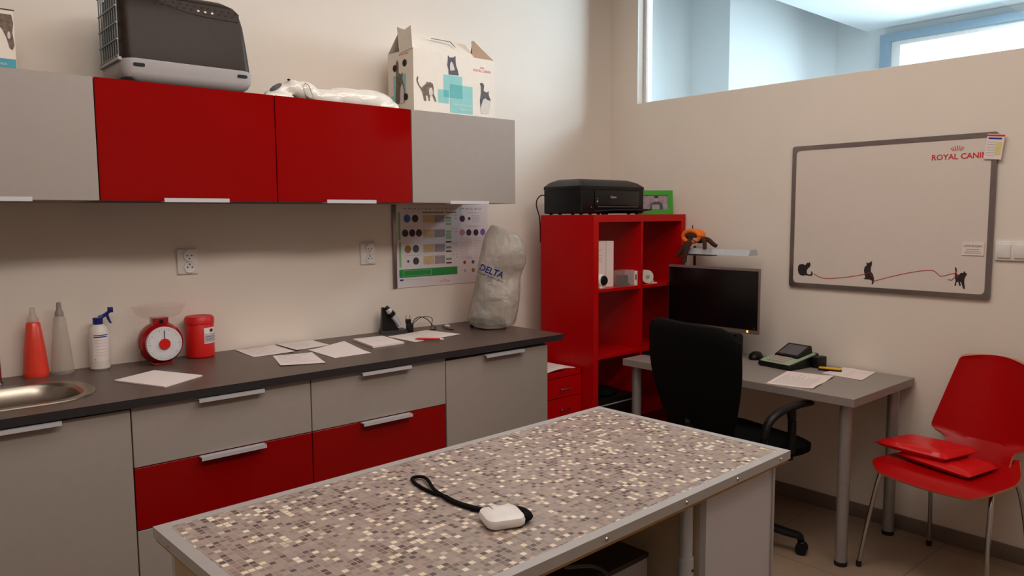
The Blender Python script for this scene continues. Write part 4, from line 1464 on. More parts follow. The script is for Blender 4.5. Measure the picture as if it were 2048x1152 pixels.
# ------------------------------------------------------------------ desk and its things
DZ = 0.735
t = thing('desk', (3.058, 1.365, 0), 'grey desk top on silver round legs against the whiteboard wall', 'desk')
DL, DD = 1.225, 0.612
mb('deskg').box(0, DD, 0, DL, DZ - 0.036, DZ, 0.0015, 1).build('tabletop', t)
for x, y in ((0.05, 0.055), (DD - 0.09, 0.055), (0.05, DL - 0.055), (DD - 0.09, DL - 0.055)):
    l = mb('legs').cyl((x, y, 0.018), (x, y, DZ - 0.036), 0.025, n=28).build('leg', t)
    mb('rubber').cyl((x, y, 0), (x, y, 0.018), 0.026, 0.0265, n=28).build('foot', l)

# monitor
t = thing('monitor', (3.58, 2.325, DZ), 'wide black screened monitor with grey bezel on the desk', 'monitor')
b = mb('bezel')
MW2, mz0, mz1 = 0.281, 0.142, 0.478
b.box(-0.115, -0.103, -MW2, MW2, mz0, mz1, 0.002)
b.box(-0.105, -0.070, -MW2 + 0.06, MW2 - 0.06, mz0 + 0.04, mz1 - 0.04, 0.01)
b.build('housing', t)
mb('screen').box(-0.117, -0.114, -MW2 + 0.007, MW2 - 0.004, mz0 + 0.022, mz1 - 0.013).build('screen', t)
mb('led').box(-0.1175, -0.1145, -0.222, -0.215, mz0 + 0.007, mz0 + 0.017).build('power_light', t)
b = MB().mat('chrome').disc(0.257, mz0 + 0.030, 0.006, (-0.1171, 0, 0), (0, -1, 0), (0, 0, 1), 0.001)
b.build('badge', t)
mb('black').box(-0.075, -0.045, 0.03, 0.13, 0.01, 0.36, 0.005).build('stand_neck', t)
mb('black').box(-0.10, 0.05, 0.005, 0.20, 0, 0.018, 0.006).build('stand_base', t)
# little black speaker standing under the screen
t = thing('speaker', (3.555, 2.255, DZ), 'small black rounded loudspeaker standing under the monitor', 'speaker')
mb('black').loft([rrect(0, 0, 0.035, 0.048, 0.012, 4, 0.0), rrect(0, 0, 0.037, 0.052, 0.012, 4, 0.02), rrect(0.004, 0, 0.036, 0.050, 0.012, 4, 0.105), rrect(0.006, 0, 0.03, 0.042, 0.012, 4, 0.118)]).build('cabinet', t)
mb('blackm').box(-0.040, -0.036, -0.040, 0.040, 0.012, 0.10, 0.002).build('grille', t)

t = thing('keyboard', (3.345, 2.365, DZ), 'dark keyboard tray with raised pale edge in front of the monitor', 'keyboard')
b = mb('deskg')
b.loft([[(-0.12, -0.225, 0.0), (0.105, -0.225, 0.0), (0.105, 0.225, 0.0), (-0.12, 0.225, 0.0)],
        [(-0.12, -0.225, 0.010), (0.105, -0.225, 0.034), (0.105, 0.225, 0.034), (-0.12, 0.225, 0.010)]], smooth=False)
b.mats = [M['black']]
b.build('body', t)
b = mb('keys')
b.box(0.100, 0.110, -0.225, 0.225, 0.030, 0.042, 0.002)
b.build('rear_rail', t)
b = mb('black')
for r_ in range(5):
    for k in range(15):
        x = -0.10 + r_ * 0.038
        y = -0.215 + k * 0.0288
        z = 0.012 + (x + 0.12) / 0.225 * 0.024
        b.box(x, x + 0.032, y, y + 0.024, z - 0.002, z + 0.005)
b.build('keys', t)

t = thing('computer_mouse', (3.555, 2.108, DZ), 'black computer mouse on the desk right of the keyboard', 'mouse', rz=rad(10))
b = mb('black')
b.loft([[(0.052 * math.cos(a) * s1, 0.034 * math.sin(a) * s1, z) for a in [2 * PI * i / 24 for i in range(24)]] for s1, z in ((0.94, 0.0), (1.0, 0.006), (0.97, 0.016), (0.82, 0.028), (0.55, 0.036), (0.2, 0.039))])
b.build('shell', t)
mb('rubber').cyl((-0.022, -0.004, 0.036), (-0.022, 0.004, 0.036), 0.007, n=12).build('scroll_wheel', t)

# cash register / desk terminal
t = thing('desk_terminal', (3.515, 1.905, DZ), 'mint green keypad terminal with tilted black display on the desk', 'terminal', rz=rad(-8))
b = mb('black')
b.loft([rrect(0, 0, 0.112, 0.092, 0.015, 4, 0.0), rrect(0, 0, 0.118, 0.098, 0.015, 4, 0.010)])
b.loft([[(p[0], p[1], 0.010 + 0.0) for p in rrect(0, 0, 0.118, 0.098, 0.015, 4)], [(p[0], p[1], 0.024 + (p[0] + 0.118) * 0.16) for p in rrect(0.002, 0, 0.116, 0.096, 0.015, 4)]], cap0=False)
b.build('housing', t)
b = mb('mint')
b.loft([[(p[0], p[1], 0.0245 + (p[0] + 0.118) * 0.16) for p in rrect(-0.004, 0, 0.106, 0.088, 0.012, 4)], [(p[0], p[1], 0.028 + (p[0] + 0.118) * 0.16) for p in rrect(-0.004, 0, 0.104, 0.086, 0.012, 4)]])
b.build('faceplate', t)
b = mb('keys')
for r_ in range(3):
    for k in range(5):
        x, y = -0.096 + r_ * 0.026, -0.045 + k * 0.021
        z = 0.028 + (x + 0.13) * 0.16
        b.box(x, x + 0.021, y, y + 0.017, z - 0.001, z + 0.005)
b.build('keypad', t)
b = mb('black')
b.loft([[(-0.020, -0.068, 0.040), (0.098, -0.068, 0.060), (0.098, 0.068, 0.060), (-0.020, 0.068, 0.040)],
        [(-0.016, -0.066, 0.054), (0.090, -0.066, 0.098), (0.090, 0.066, 0.098), (-0.016, 0.066, 0.054)]], smooth=False)
b.mat('printd').add([(-0.006, -0.055, 0.0592), (0.078, -0.055, 0.0940), (0.078, 0.055, 0.0940), (-0.006, 0.055, 0.0592)], [(0, 1, 2, 3)])
b.build('display', t)
mb('black').box(0.045, 0.12, -0.135, -0.098, 0.0, 0.055, 0.006).build('battery_box', t)

t = thing('box_cutter', (3.535, 1.700, DZ), 'yellow and black utility cutter on the desk beside the terminal', 'cutter', rz=rad(-72))
mb('black').box(-0.052, 0.052, -0.013, 0.013, 0.0, 0.010, 0.003).build('grip', t)
mb('yellow').box(-0.050, 0.050, -0.012, 0.012, 0.009, 0.017, 0.003).build('shell', t)
sheet('sticky_note', [(3.585, 1.665), (3.655, 1.655), (3.645, 1.545), (3.580, 1.555)], DZ + 0.0005, 'pale yellow note sheet at the wall end of the desk', 'paper', 'papers on the desk', rows=0, curl=0.004)
sheet('document', [(3.062, 1.763), (3.378, 1.833), (3.421, 1.622), (3.107, 1.566)], DZ + 0.0005, 'printed open booklet at the front edge of the desk', 'paper', 'papers on the desk', 0.002, rows=14,
      bend=lambda u, v: 0.010 * max(0, v - 0.75) * (1 + math.sin(9 * u)))
sheet('document', [(3.455, 1.700), (3.652, 1.690), (3.655, 1.535), (3.430, 1.500)], DZ + 0.0005, 'white sheet near the right corner of the desk', 'paper', 'papers on the desk', rows=2, curl=0.002)

# desk lamp behind the monitor
t = thing('desk_lamp', (3.635, 2.555, DZ), 'silver desk lamp with long flat head reaching over the monitor', 'lamp')
mb('black').lathe([(0, 0), (0.035, 0), (0.035, 0.01), (0.01, 0.018), (0, 0.018)], n=24).build('base', t)
mb('black').cyl((0, 0, 0.015), (0, 0, 0.575), 0.007, n=12).build('pole', t)
b = mb('silver')
hx = -0.06
b.M = Matrix.Translation((-0.075, -0.02, 0.538)) @ Matrix.Rotation(rad(0.0), 4, 'X')
sec = lambda y, k: [(-0.045 * k, y, 0.0), (-0.030 * k, y, 0.030), (0.030 * k, y, 0.030), (0.045 * k, y, 0.0)]
b.loft([sec(-0.395, 1), sec(-0.34, 1), sec(0.02, 1)], smooth=False)
b.v = [(x, y, z) for x, y, z in b.v]
b.M = Matrix.Identity(4)
b.build('head', t)
mb('print').box(-0.105, -0.045, -0.18, -0.01, 0.528, 0.537, 0.003).build('diffuser', t)
mb('black').tube([(0, 0, 0.56), (-0.03, -0.005, 0.562), (-0.075, -0.02, 0.560)], 0.006, n=8).build('joint', t)

# plush toy clinging to the lamp
t = thing('plush_toy', (3.56, 2.515, DZ + 0.575), 'brown long limbed plush toy with orange hood, clinging to the lamp head', 'toy')
b = mb('plush')
b.ell((0.005, -0.015, 0.060), (0.040, 0.045, 0.030), (rad(12), 0, 0))
b.ell((-0.010, -0.050, 0.040), (0.026, 0.030, 0.020))
for pts, r in ((([(0, -0.06, 0.042), (-0.01, -0.105, 0.040), (-0.02, -0.145, 0.018), (-0.02, -0.165, 0.008)]), [0.016, 0.013, 0.012, 0.010]),
               (([(0, -0.06, 0.042), (-0.04, -0.100, 0.035), (-0.055, -0.115, 0.010), (-0.06, -0.118, -0.008)]), [0.015, 0.012, 0.011, 0.010]),
               (([(-0.02, 0.012, 0.040), (-0.05, 0.02, 0.005), (-0.06, 0.045, -0.035), (-0.065, 0.062, -0.058)]), [0.016, 0.013, 0.011, 0.008]),
               (([(-0.03, -0.01, 0.040), (-0.062, -0.006, 0.0), (-0.072, 0.0, -0.045), (-0.07, 0.004, -0.085)]), [0.018, 0.016, 0.013, 0.012])):
    b.tube(pts, r, n=10)
pb = b.build('body', t)
b = mb('orange')
lp = []
for k in range(9):
    ph = rad(20 + 75 * k / 8)
b.tube([(-0.035, 0.052 * math.cos(a) - 0.012, 0.058 + 0.030 * math.sin(a)) for a in [2 * PI * i / 12 for i in range(12)]], 0.012, n=10, closed=True)
b.ell((0.015, -0.008, 0.060), (0.045, 0.058, 0.038))
b.build('hood', t)
mb('plush').ell((-0.026, -0.014, 0.060), (0.022, 0.044, 0.025)).build('face', t)
mb('cartonbrown').ell((-0.040, -0.045, 0.040), (0.012, 0.020, 0.010), (rad(20), 0, 0)).build('muzzle', t)
mb('plush').tube([(0.0, 0.0, 0.092), (0.0, 0.004, 0.104), (0.0, 0.004, 0.118)], 0.003, n=6).build('hanging_loop', t)

# ------------------------------------------------------------------ whiteboard
by0, by1, bz0, bz1 = 1.078, 1.996, 1.117, 1.827
t = thing('whiteboard', (WX, (by0 + by1) / 2, bz0), 'magnetic whiteboard with dark silver frame, cat silhouettes and red yarn', 'whiteboard')
cy_ = (by0 + by1) / 2
out = rrect(0, (bz1 - bz0) / 2, (by1 - by0) / 2, (bz1 - bz0) / 2, 0.012, 4)
inn = rrect(0, (bz1 - bz0) / 2, (by1 - by0) / 2 - 0.021, (bz1 - bz0) / 2 - 0.021, 0.020, 5)
b = mb('boardframe')
b.M = Matrix(((0, 0, -1, 0), (-1, 0, 0, 0), (0, 1, 0, 0), (0, 0, 0, 1)))
b.plate(out, [inn], 0.001, 0.013)
b.build('frame', t)
b = mb('wboard').box(-0.010, -0.001, by0 - cy_ + 0.012, by1 - cy_ - 0.012, 0.012, bz1 - bz0 - 0.012)
ob, ub, wb = (-0.010, -cy_, -bz0), (0, -1, 0), (0, 0, 1)
fl = lambda L: [(-y, z) for y, z in L]
CAT1 = [(1.949, 1.2228), (1.9421, 1.2316), (1.9244, 1.2349), (1.911, 1.2287), (1.9042, 1.2374), (1.9027, 1.2442), (1.8964, 1.2394), (1.8879, 1.2465), (1.8831, 1.2341), (1.8862, 1.2215), (1.8973, 1.2126), (1.903, 1.1998), (1.9009, 1.1873), (1.8875, 1.1813), (1.8773, 1.1885), (1.8811, 1.1984), (1.8741, 1.1987), (1.8694, 1.1873), (1.8743, 1.1779), (1.8873, 1.1755), (1.905, 1.1787), (1.9226, 1.1752), (1.9387, 1.1785), (1.9471, 1.1891), (1.9503, 1.2058)]
CAT2 = [(1.6051, 1.2566), (1.5971, 1.2522), (1.5872, 1.2574), (1.5782, 1.264), (1.579, 1.2436), (1.5831, 1.2316), (1.5825, 1.2136), (1.5719, 1.2008), (1.5675, 1.1853), (1.5654, 1.1697), (1.5701, 1.1537), (1.5763, 1.1533), (1.5746, 1.1692), (1.5825, 1.1742), (1.5942, 1.1759), (1.6059, 1.1752), (1.6154, 1.177), (1.6078, 1.183), (1.6115, 1.1987), (1.6154, 1.2182), (1.612, 1.2342), (1.603, 1.2425)]
CAT3 = [(1.219, 1.2503), (1.2138, 1.2505), (1.2104, 1.2347), (1.2124, 1.2201), (1.2024, 1.2185), (1.193, 1.2284), (1.1864, 1.2266), (1.1803, 1.2362), (1.1747, 1.2272), (1.1694, 1.2246), (1.1742, 1.215), (1.1789, 1.2039), (1.1794, 1.1858), (1.1756, 1.1593), (1.182, 1.1574), (1.1911, 1.1851), (1.1965, 1.1884), (1.1917, 1.1705), (1.1983, 1.1701), (1.203, 1.188), (1.2108, 1.1838), (1.2114, 1.1692), (1.2181, 1.1703), (1.2137, 1.1909), (1.2185, 1.2089), (1.2167, 1.2271)]
b.mat('catblack')
for c_ in (CAT1, CAT2, CAT3):
    b.poly(fl(c_), ob, ub, wb, 0.001)


def ribbon(pts, hw, lift):
    P = [Vector((-y, z)) for y, z in pts]
    Q = []
    for i in range(len(P) - 1):
        a, c1_, c2_, d1 = P[max(i - 1, 0)], P[i], P[i + 1], P[min(i + 2, len(P) - 1)]
        for k in range(6):
            t_ = k / 6
            Q.append(0.5 * ((2 * c1_) + (c2_ - a) * t_ + (2 * a - 5 * c1_ + 4 * c2_ - d1) * t_ ** 2 + (3 * c1_ - a - 3 * c2_ + d1) * t_ ** 3))
    Q.append(P[-1])
    for i in range(len(Q) - 1):
        d = (Q[i + 1] - Q[i]).normalized()
        n_ = Vector((-d.y, d.x)) * hw
        e = d * hw * 0.4
        b.poly([Q[i] - n_ - e, Q[i + 1] - n_ + e, Q[i + 1] + n_ + e, Q[i] + n_ - e], ob, ub, wb, lift)


b.mat('logored')
ribbon([(1.866, 1.1891), (1.8353, 1.1742), (1.801, 1.1679), (1.7426, 1.1737), (1.6857, 1.1826), (1.6146, 1.1985), (1.59, 1.208), (1.575, 1.19)], 0.0013, 0.0014)
ribbon([(1.5706, 1.1671), (1.5068, 1.1888), (1.4338, 1.2105), (1.3628, 1.227), (1.3073, 1.2313), (1.2755, 1.2093), (1.2323, 1.2212), (1.2126, 1.2252)], 0.0013, 0.0014)
ribbon([(1.2446, 1.1964), (1.2311, 1.1935), (1.2183, 1.2052), (1.1991, 1.2172)], 0.0013, 0.0016)
ribbon([(1.215, 1.2350), (1.205, 1.205)], 0.0013, 0.0016)
b.text('ROYAL CANIN', -1.3345, 1.7215, 0.0235, ob, ub, wb, 0.001, width=0.222, bold=0.018)
for k in range(7):
    a = rad(90 + (3 - k) * 14)
    cx_, cz_ = -1.2325 + (k - 3) * 0.0052, 1.7575
    ln = 0.017 + 0.002 * (3 - abs(k - 3))
    dx, dz = math.cos(a), math.sin(a)
    nx, nz = -dz * 0.0013, dx * 0.0013
    b.poly([(cx_ - nx, cz_ - nz), (cx_ + dx * ln - nx, cz_ + dz * ln - nz), (cx_ + dx * ln + nx, cz_ + dz * ln + nz), (cx_ + nx, cz_ + nz)], ob, ub, wb, 0.001)
b.build('board', t)
t = thing('board_notice', (WX - 0.0125, 1.152, 1.305), 'small white notice sticker at the lower right of the whiteboard', 'sticker')
b = MB().mat('whitep').box(-0.0006, 0.0018, -0.043, 0.043, 0, 0.056)
on, un2, wn2 = (-0.0006, 0, 0), (0, -1, 0), (0, 0, 1)
b.mat('printd').text('UWAGA!', 0, 0.036, 0.010, on, un2, wn2, 0.0006, width=0.070, align='C')
for k, wd in enumerate((0.05, 0.056, 0.066)):
    b.rect(-wd / 2, wd / 2, 0.026 - k * 0.008, 0.0275 - k * 0.008, on, un2, wn2)
b.build('sticker_face', t)
t = thing('pinned_note', (WX - 0.0165, 1.095, 1.712), 'note slip with red tape on the top right whiteboard corner', 'note')
b = MB().mat('whitep')
b.M = Matrix.Rotation(rad(6), 4, 'X')
b.box(-0.001, 0.0015, -0.033, 0.033, 0, 0.105)
ob2 = (-0.001, 0, 0)
b.mat('logored').rect(-0.033, 0.034, 0.095, 0.102, ob2, un2, wn2)
b.mat('navy').rect(-0.026, 0.024, 0.083, 0.090, ob2, un2, wn2)
b.mat('print')
for k in range(6):
    b.rect(-0.026, 0.004, 0.07 - k * 0.011, 0.0715 - k * 0.011, ob2, un2, wn2)
b.mat('postit').rect(0.006, 0.027, 0.02, 0.072, ob2, un2, wn2)
b.build('slip', t)
t = thing('light_switch', (WX, 1.02, 1.328), 'white double light switch right of the whiteboard', 'switch')
mb('white').box(-0.010, 0, -0.075, 0.048, -0.040, 0.040, 0.003).build('plate', t)
for y in (0.010, -0.052):
    mb('white').box(-0.015, -0.009, y - 0.020, y + 0.028, -0.029, 0.029, 0.002).build('rocker', t)

# ------------------------------------------------------------------ office chair
t = thing('office_chair', (2.985, 1.880, 0), 'black office chair with high back turned to the camera at the desk', 'chair', rz=rad(-14))
# local +X is where the sitter looks
b = mb('blackm')
b.loft([rrect(0.02, 0, 0.225, 0.235, 0.07, 6, 0.435), rrect(0.02, 0, 0.245, 0.255, 0.08, 6, 0.45), rrect(0.02, 0, 0.248, 0.258, 0.085, 6, 0.478), rrect(0.015, 0, 0.225, 0.235, 0.08, 6, 0.495), rrect(0.01, 0, 0.16, 0.17, 0.07, 6, 0.498)])
b.build('seat', t)
mb('black').loft([rrect(0, 0, 0.10, 0.12, 0.03, 4, 0.405), rrect(0, 0, 0.20, 0.21, 0.05, 4, 0.434)]).build('seat_shell', t)
b = mb('blackm')
prof = []
for k in range(15):
    u = k / 14
    z = 0.50 + 0.505 * u
    hw = 0.192 + 0.112 * math.sin(PI * 0.5 * min(1, u * 1.35))
    if u > 0.9:
        hw -= 0.045 * ((u - 0.9) / 0.1) ** 2
    xc = -0.19 - 0.085 * u - 0.025 * math.sin(PI * u)
    prof.append((z, hw, xc))
loops = []
for z, hw, xc in prof:
    lp = []
    for i in range(28):
        a = 2 * PI * i / 28
        ca, sa = math.cos(a), math.sin(a)
        y = 0.022 + hw * math.copysign(abs(ca) ** 0.6, ca)
        x = xc + 0.030 * math.copysign(abs(sa) ** 0.7, sa) + 0.55 * y * y
        lp.append((x, y, z))
    loops.append(lp)
zt, hw, xc = prof[-1]
loops.append([(xc + (p[0] - xc) * 0.7, p[1] * 0.8, zt + 0.016) for p in loops[-1]])
loops.insert(0, [(prof[0][2] + (p[0] - prof[0][2]) * 0.7, p[1] * 0.8, prof[0][0] - 0.016) for p in loops[0]])
b.loft(loops)
b.build('backrest', t)
mb('black').tube([(-0.06, 0, 0.42), (-0.18, 0, 0.43), (-0.235, 0, 0.50), (-0.25, 0, 0.60)], 0.024, n=10, flat=0.5).build('back_bar', t)
for sy in (-1, 1):
    b = mb('black')
    y = sy * 0.265
    b.tube([(0.075, y, 0.47), (0.08, y * 1.02, 0.56), (0.078, y * 1.02, 0.62), (0.07, y * 1.02, 0.668)], [0.020, 0.018, 0.018, 0.022], n=10)
    b.tube([(-0.01, y * 0.98, 0.455), (-0.07, y * 1.01, 0.50), (-0.085, y * 1.03, 0.56), (-0.055, y * 1.03, 0.625), (0.01, y * 1.03, 0.660), (0.10, y * 1.02, 0.674), (0.18, y * 1.0, 0.674), (0.205, y * 1.0, 0.670)], [0.013, 0.017, 0.019, 0.02, 0.021, 0.021, 0.018, 0.012], n=12, flat=0.75)
    b.box(-0.05, 0.11, y - 0.03 * sy - 0.02, y - 0.03 * sy + 0.02, 0.428, 0.444, 0.003)
    b.build('armrest', t)
mb('black').lathe([(0, 0.09), (0.033, 0.09), (0.033, 0.12), (0.026, 0.13), (0.026, 0.26), (0.016, 0.262), (0.016, 0.41), (0, 0.41)], n=24).build('gas_column', t)
b = mb('black')
for k in range(5):
    a = rad(-57 + 72 * k)
    ca, sa = math.cos(a), math.sin(a)
    b.tube([(0, 0, 0.105), (0.12 * ca, 0.12 * sa, 0.105), (0.25 * ca, 0.25 * sa, 0.085), (0.300 * ca, 0.300 * sa, 0.078), (0.308 * ca, 0.308 * sa, 0.055)], [0.03, 0.026, 0.022, 0.02, 0.016], n=10, flat=0.8)
b.build('star_base', t)
for k in range(5):
    a = rad(-57 + 72 * k)
    ca, sa = math.cos(a), math.sin(a)
    cx_, cy2 = 0.312 * ca, 0.312 * sa
    b = mb('black')
    for s_ in (-1, 1):
        q = Vector((-sa, ca, 0))
        p = Vector((cx_, cy2, 0.026))
        b.cyl(p + q * (s_ * 0.006), p + q * (s_ * 0.026), 0.026, 0.024, n=20)
    b.ell((cx_, cy2, 0.040), (0.020, 0.020, 0.020), n=12, m=8)
    b.build('caster', t)

# ------------------------------------------------------------------ red chair
ang = math.atan2(0.158, -0.988)      # facing direction in plan
t = thing('side_chair', (3.345, 1.075, 0), 'red moulded plywood chair with chrome legs below the light switch', 'chair', rz=ang)
# local +X forward, +Y to the sitter's left (towards the camera right)
Ts = 0.009


def shell(fn, us, vs_, m_face, m_edge, th):
    """thick surface from fn(u,v) -> point; u along, v across"""
    nu, nv = len(us), len(vs_)
    P = [[Vector(fn(u, v)) for v in vs_] for u in us]
    Nn = [[None] * nv for _ in range(nu)]
    for i in range(nu):
        for j in range(nv):
            du = P[min(i + 1, nu - 1)][j] - P[max(i - 1, 0)][j]
            dv = P[i][min(j + 1, nv - 1)] - P[i][max(j - 1, 0)]
            nn = du.cross(dv)
            Nn[i][j] = nn.normalized() if nn.length > 1e-9 else Vector((0, 0, 1))
    top = [P[i][j] + Nn[i][j] * th / 2 for i in range(nu) for j in range(nv)]
    bot = [P[i][j] - Nn[i][j] * th / 2 for i in range(nu) for j in range(nv)]
    K = nu * nv
    f1 = []
    for i in range(nu - 1):
        for j in range(nv - 1):
            a = i * nv + j
            f1.append((a, a + nv, a + nv + 1, a + 1))
            f1.append((K + a + 1, K + a + nv + 1, K + a + nv, K + a))
    b.mat(m_face)
    k0 = len(b.v)
    b.add(top + bot, f1, True)
    ring = [j for j in range(nv)] + [i * nv + nv - 1 for i in range(1, nu)] + [(nu - 1) * nv + j for j in range(nv - 2, -1, -1)] + [i * nv for i in range(nu - 2, 0, -1)]
    b.mat(m_edge)
    b.add(top + bot, [(ring[k], ring[(k + 1) % len(ring)], K + ring[(k + 1) % len(ring)], K + ring[k]) for k in range(len(ring))], True)


def seat_w(u):      # half width along the seat, u=0 back, 1 front
    return 0.155 + 0.085 * math.sin(PI / 2 * min(1, u * 1.7)) - (0.060 * ((u - 0.86) / 0.14) ** 2 if u > 0.86 else 0)


def seat_pt(u, v):
    x = -0.19 + 0.43 * u
    z = 0.452 - 0.012 * math.sin(PI * u) - 0.035 * max(0, (u - 0.82) / 0.18) ** 2 + 0.020 * v * v * (1 - u * 0.4)
    if u < 0.12:
        z += 0.02 * ((0.12 - u) / 0.12) ** 2
    return (x, v * seat_w(u), z)


b = MB()
us = [i / 24 for i in range(25)]
vs_ = [-1 + i / 10 for i in range(21)]
shell(seat_pt, us, vs_, 'chair', 'chairedge', Ts)
b.build('seat', t)
bw = [(0.0, 0.135), (0.04, 0.134), (0.10, 0.134), (0.14, 0.142), (0.17, 0.166), (0.19, 0.192), (0.215, 0.208), (0.25, 0.211), (0.32, 0.205), (0.45, 0.191), (0.62, 0.173), (0.80, 0.154), (0.90, 0.143), (0.955, 0.137), (0.985, 0.127), (1.0, 0.112)]


def back_pt(u, v):
    k = 0
    while k < len(bw) - 2 and bw[k + 1][0] < u:
        k += 1
    f_ = (u - bw[k][0]) / (bw[k + 1][0] - bw[k][0])
    hw = bw[k][1] + (bw[k + 1][1] - bw[k][1]) * f_
    z = 0.462 + 0.415 * u + (0.010 * (1 - v * v) if u > 0.97 else 0)
    x = -0.185 - 0.030 * min(1, u * 6) - 0.085 * u + 0.035 * v * v
    return (x, v * hw, z)


b = MB()
us = sorted(set([p[0] for p in bw] + [i / 30 for i in range(31)]))
shell(back_pt, us, vs_, 'chair', 'chairedge', Ts)
b.build('backrest', t)
for sx, sy in ((1, 1), (1, -1), (-1, 1), (-1, -1)):
    if sx > 0:
        pts = [(0.02, sy * 0.10, 0.430), (0.10, sy * 0.185, 0.430), (0.155, sy * 0.215, 0.415), (0.20, sy * 0.232, 0.25), (0.235, sy * 0.255, 0.012)]
    else:
        pts = [(-0.02, sy * 0.10, 0.430), (-0.09, sy * 0.150, 0.430), (-0.135, sy * 0.175, 0.405), (-0.18, sy * 0.19, 0.25), (-0.215, sy * 0.205, 0.012)]
    l = mb('chrome').tube(pts, 0.009, n=12, sub=8).build('leg', t)
    e = pts[-1]
    mb('rubber').cyl((e[0], e[1], 0.0), (e[0], e[1], 0.024), 0.011, n=14).build('foot_cap', l)


def packet(pts, z, label, th, bulge, slot):
    cx_ = sum(p[0] for p in pts) / 4
    cy_ = sum(p[1] for p in pts) / 4
    P = [Vector((p[0] - cx_, p[1] - cy_, 0)) for p in pts]
    N = 16
    b_ = MB().mat('packet')
    rows_ = []
    for s_ in (1, -1):
        for j in range(N + 1):
            for i in range(N + 1):
                u, v = i / N, j / N
                q = (P[0] * (1 - u) + P[1] * u) * (1 - v) + (P[3] * (1 - u) + P[2] * u) * v
                e = (1 - abs(2 * u - 1) ** 9) ** 0.6 * (1 - abs(2 * v - 1) ** 9) ** 0.6
                zz = th * 0.5 + s_ * (0.0015 + th * 0.5 * e) + slot(u, v)
                if s_ > 0:
                    zz += bulge * e * (0.25 * math.sin(11 * u + 3 * v) * math.sin(8 * v) )
                rows_.append(Vector((q.x, q.y, zz)))
    K = (N + 1) ** 2
    fs = []
    for j in range(N):
        for i in range(N):
            a = j * (N + 1) + i
            q = (a, a + 1, a + N + 2, a + N + 1)
            fs += [q[::-1], tuple(K + k for k in q)]
    ring = [i for i in range(N + 1)] + [j * (N + 1) + N for j in range(1, N + 1)] + [N * (N + 1) + i for i in range(N - 1, -1, -1)] + [j * (N + 1) for j in range(N - 1, 0, -1)]
    for k in range(len(ring)):
        a, c = ring[k], ring[(k + 1) % len(ring)]
        fs.append((a, c, K + c, K + a))
    b_.add(rows_, fs, True)
    o = b_.build('folded_packet', None, (cx_, cy_, z))
    bm = bmesh.new()
    bm.from_mesh(o.data)
    bmesh.ops.recalc_face_normals(bm, faces=bm.faces[:])
    bm.to_mesh(o.data)
    bm.free()
    tag(o, label, 'packet', 'packets on the red chair')
    u, v = 0.66, 0.40
    q = (P[0] * (1 - u) + P[1] * u) * (1 - v) + (P[3] * (1 - u) + P[2] * u) * v
    mb('packetw').lathe([(0, 0.0012), (0.016, 0.0009), (0.017, 0.0)], (0, 0, 0), 16).build('round_logo', o, (q.x, q.y, th * 0.98 + slot(u, v)))
    return o


packet([(3.300, 1.290), (3.520, 1.225), (3.440, 0.945), (3.225, 0.985)], 0.4495, 'lower red foil packet lying on the red chair seat', 0.034, 0.006, lambda u, v: 0.010 * (1 - u) * (1 - v))
packet([(3.290, 1.375), (3.500, 1.305), (3.480, 1.03), (3.265, 1.085)], 0.4870, 'upper red foil packet overhanging the left side of the chair', 0.036, 0.008, lambda u, v: 0.004 * (1 - v))

# ------------------------------------------------------------------ mosaic table
TR = math.atan2(1.613 - 1.568, 1.784 - 0.424)
t = thing('examination_table', (1.120, 1.268, 0), 'long table with mosaic patterned top and aluminium edging in the foreground', 'table', rz=TR)
TL, TW, TZt = 0.6805, 0.323, 0.880
b = mb('mosaic').box(-TL + 0.024, TL - 0.024, -TW + 0.024, TW - 0.024, TZt - 0.02, TZt - 0.0008)
b.build('tabletop', t)
b = mb('board').box(-TL + 0.004, TL - 0.004, -TW + 0.004, TW - 0.004, TZt - 0.030, TZt - 0.0205)
b.build('board_core', t)
b = mb('alu_matt')
for (x0, x1, y0, y1) in ((-TL + 0.003, TL - 0.003, -TW + 0.003, -TW + 0.024), (-TL + 0.003, TL - 0.003, TW - 0.024, TW - 0.003),
                         (-TL + 0.003, -TL + 0.024, -TW + 0.024, TW - 0.024), (TL - 0.024, TL - 0.003, -TW + 0.024, TW - 0.024)):
    b.box(x0, x1, y0, y1, TZt - 0.003, TZt)
b.box(-TL, TL, -TW, -TW + 0.003, TZt - 0.022, TZt)
b.box(-TL, TL, TW - 0.003, TW, TZt - 0.022, TZt)
b.box(-TL, -TL + 0.003, -TW + 0.003, TW - 0.003, TZt - 0.022, TZt)
b.box(TL - 0.003, TL, -TW + 0.003, TW - 0.003, TZt - 0.022, TZt)
b.build('edging', t)
for x in (-0.60, -0.33, -0.06, 0.21, 0.42, 0.63):
    for s_ in (-1, 1):
        b = mb('chrome').cyl((x, s_ * TW, TZt - 0.012), (x, s_ * (TW + 0.0025), TZt - 0.012), 0.0045, 0.003, 12)
        b.build('screw', t)
for y in (-0.20, 0.24):
    mb('chrome').cyl((-TL, y, TZt - 0.012), (-TL - 0.0025, y, TZt - 0.012), 0.0045, 0.003, 12).build('screw', t)
for (x0, x1) in ((0.325, 0.637), (-0.655, -0.355)):
    b = mb('tpanel').box(x0, x1, -0.300, -0.284, 0.0, TZt - 0.031)
    b.box(x0, x1, 0.284, 0.300, 0.0, TZt - 0.031)
    b.mat('alu_matt').box(x1 - 0.008, x1 + 0.002, -0.304, -0.296, 0, TZt - 0.031)
    b.mat('tpanel_side')
    b.box(x0, x0 + 0.016, -0.284, 0.284, 0.0, TZt - 0.031)
    b.box(x1 - 0.016, x1, -0.284, 0.284, 0.0, TZt - 0.031)
    b.build('end_support', t)
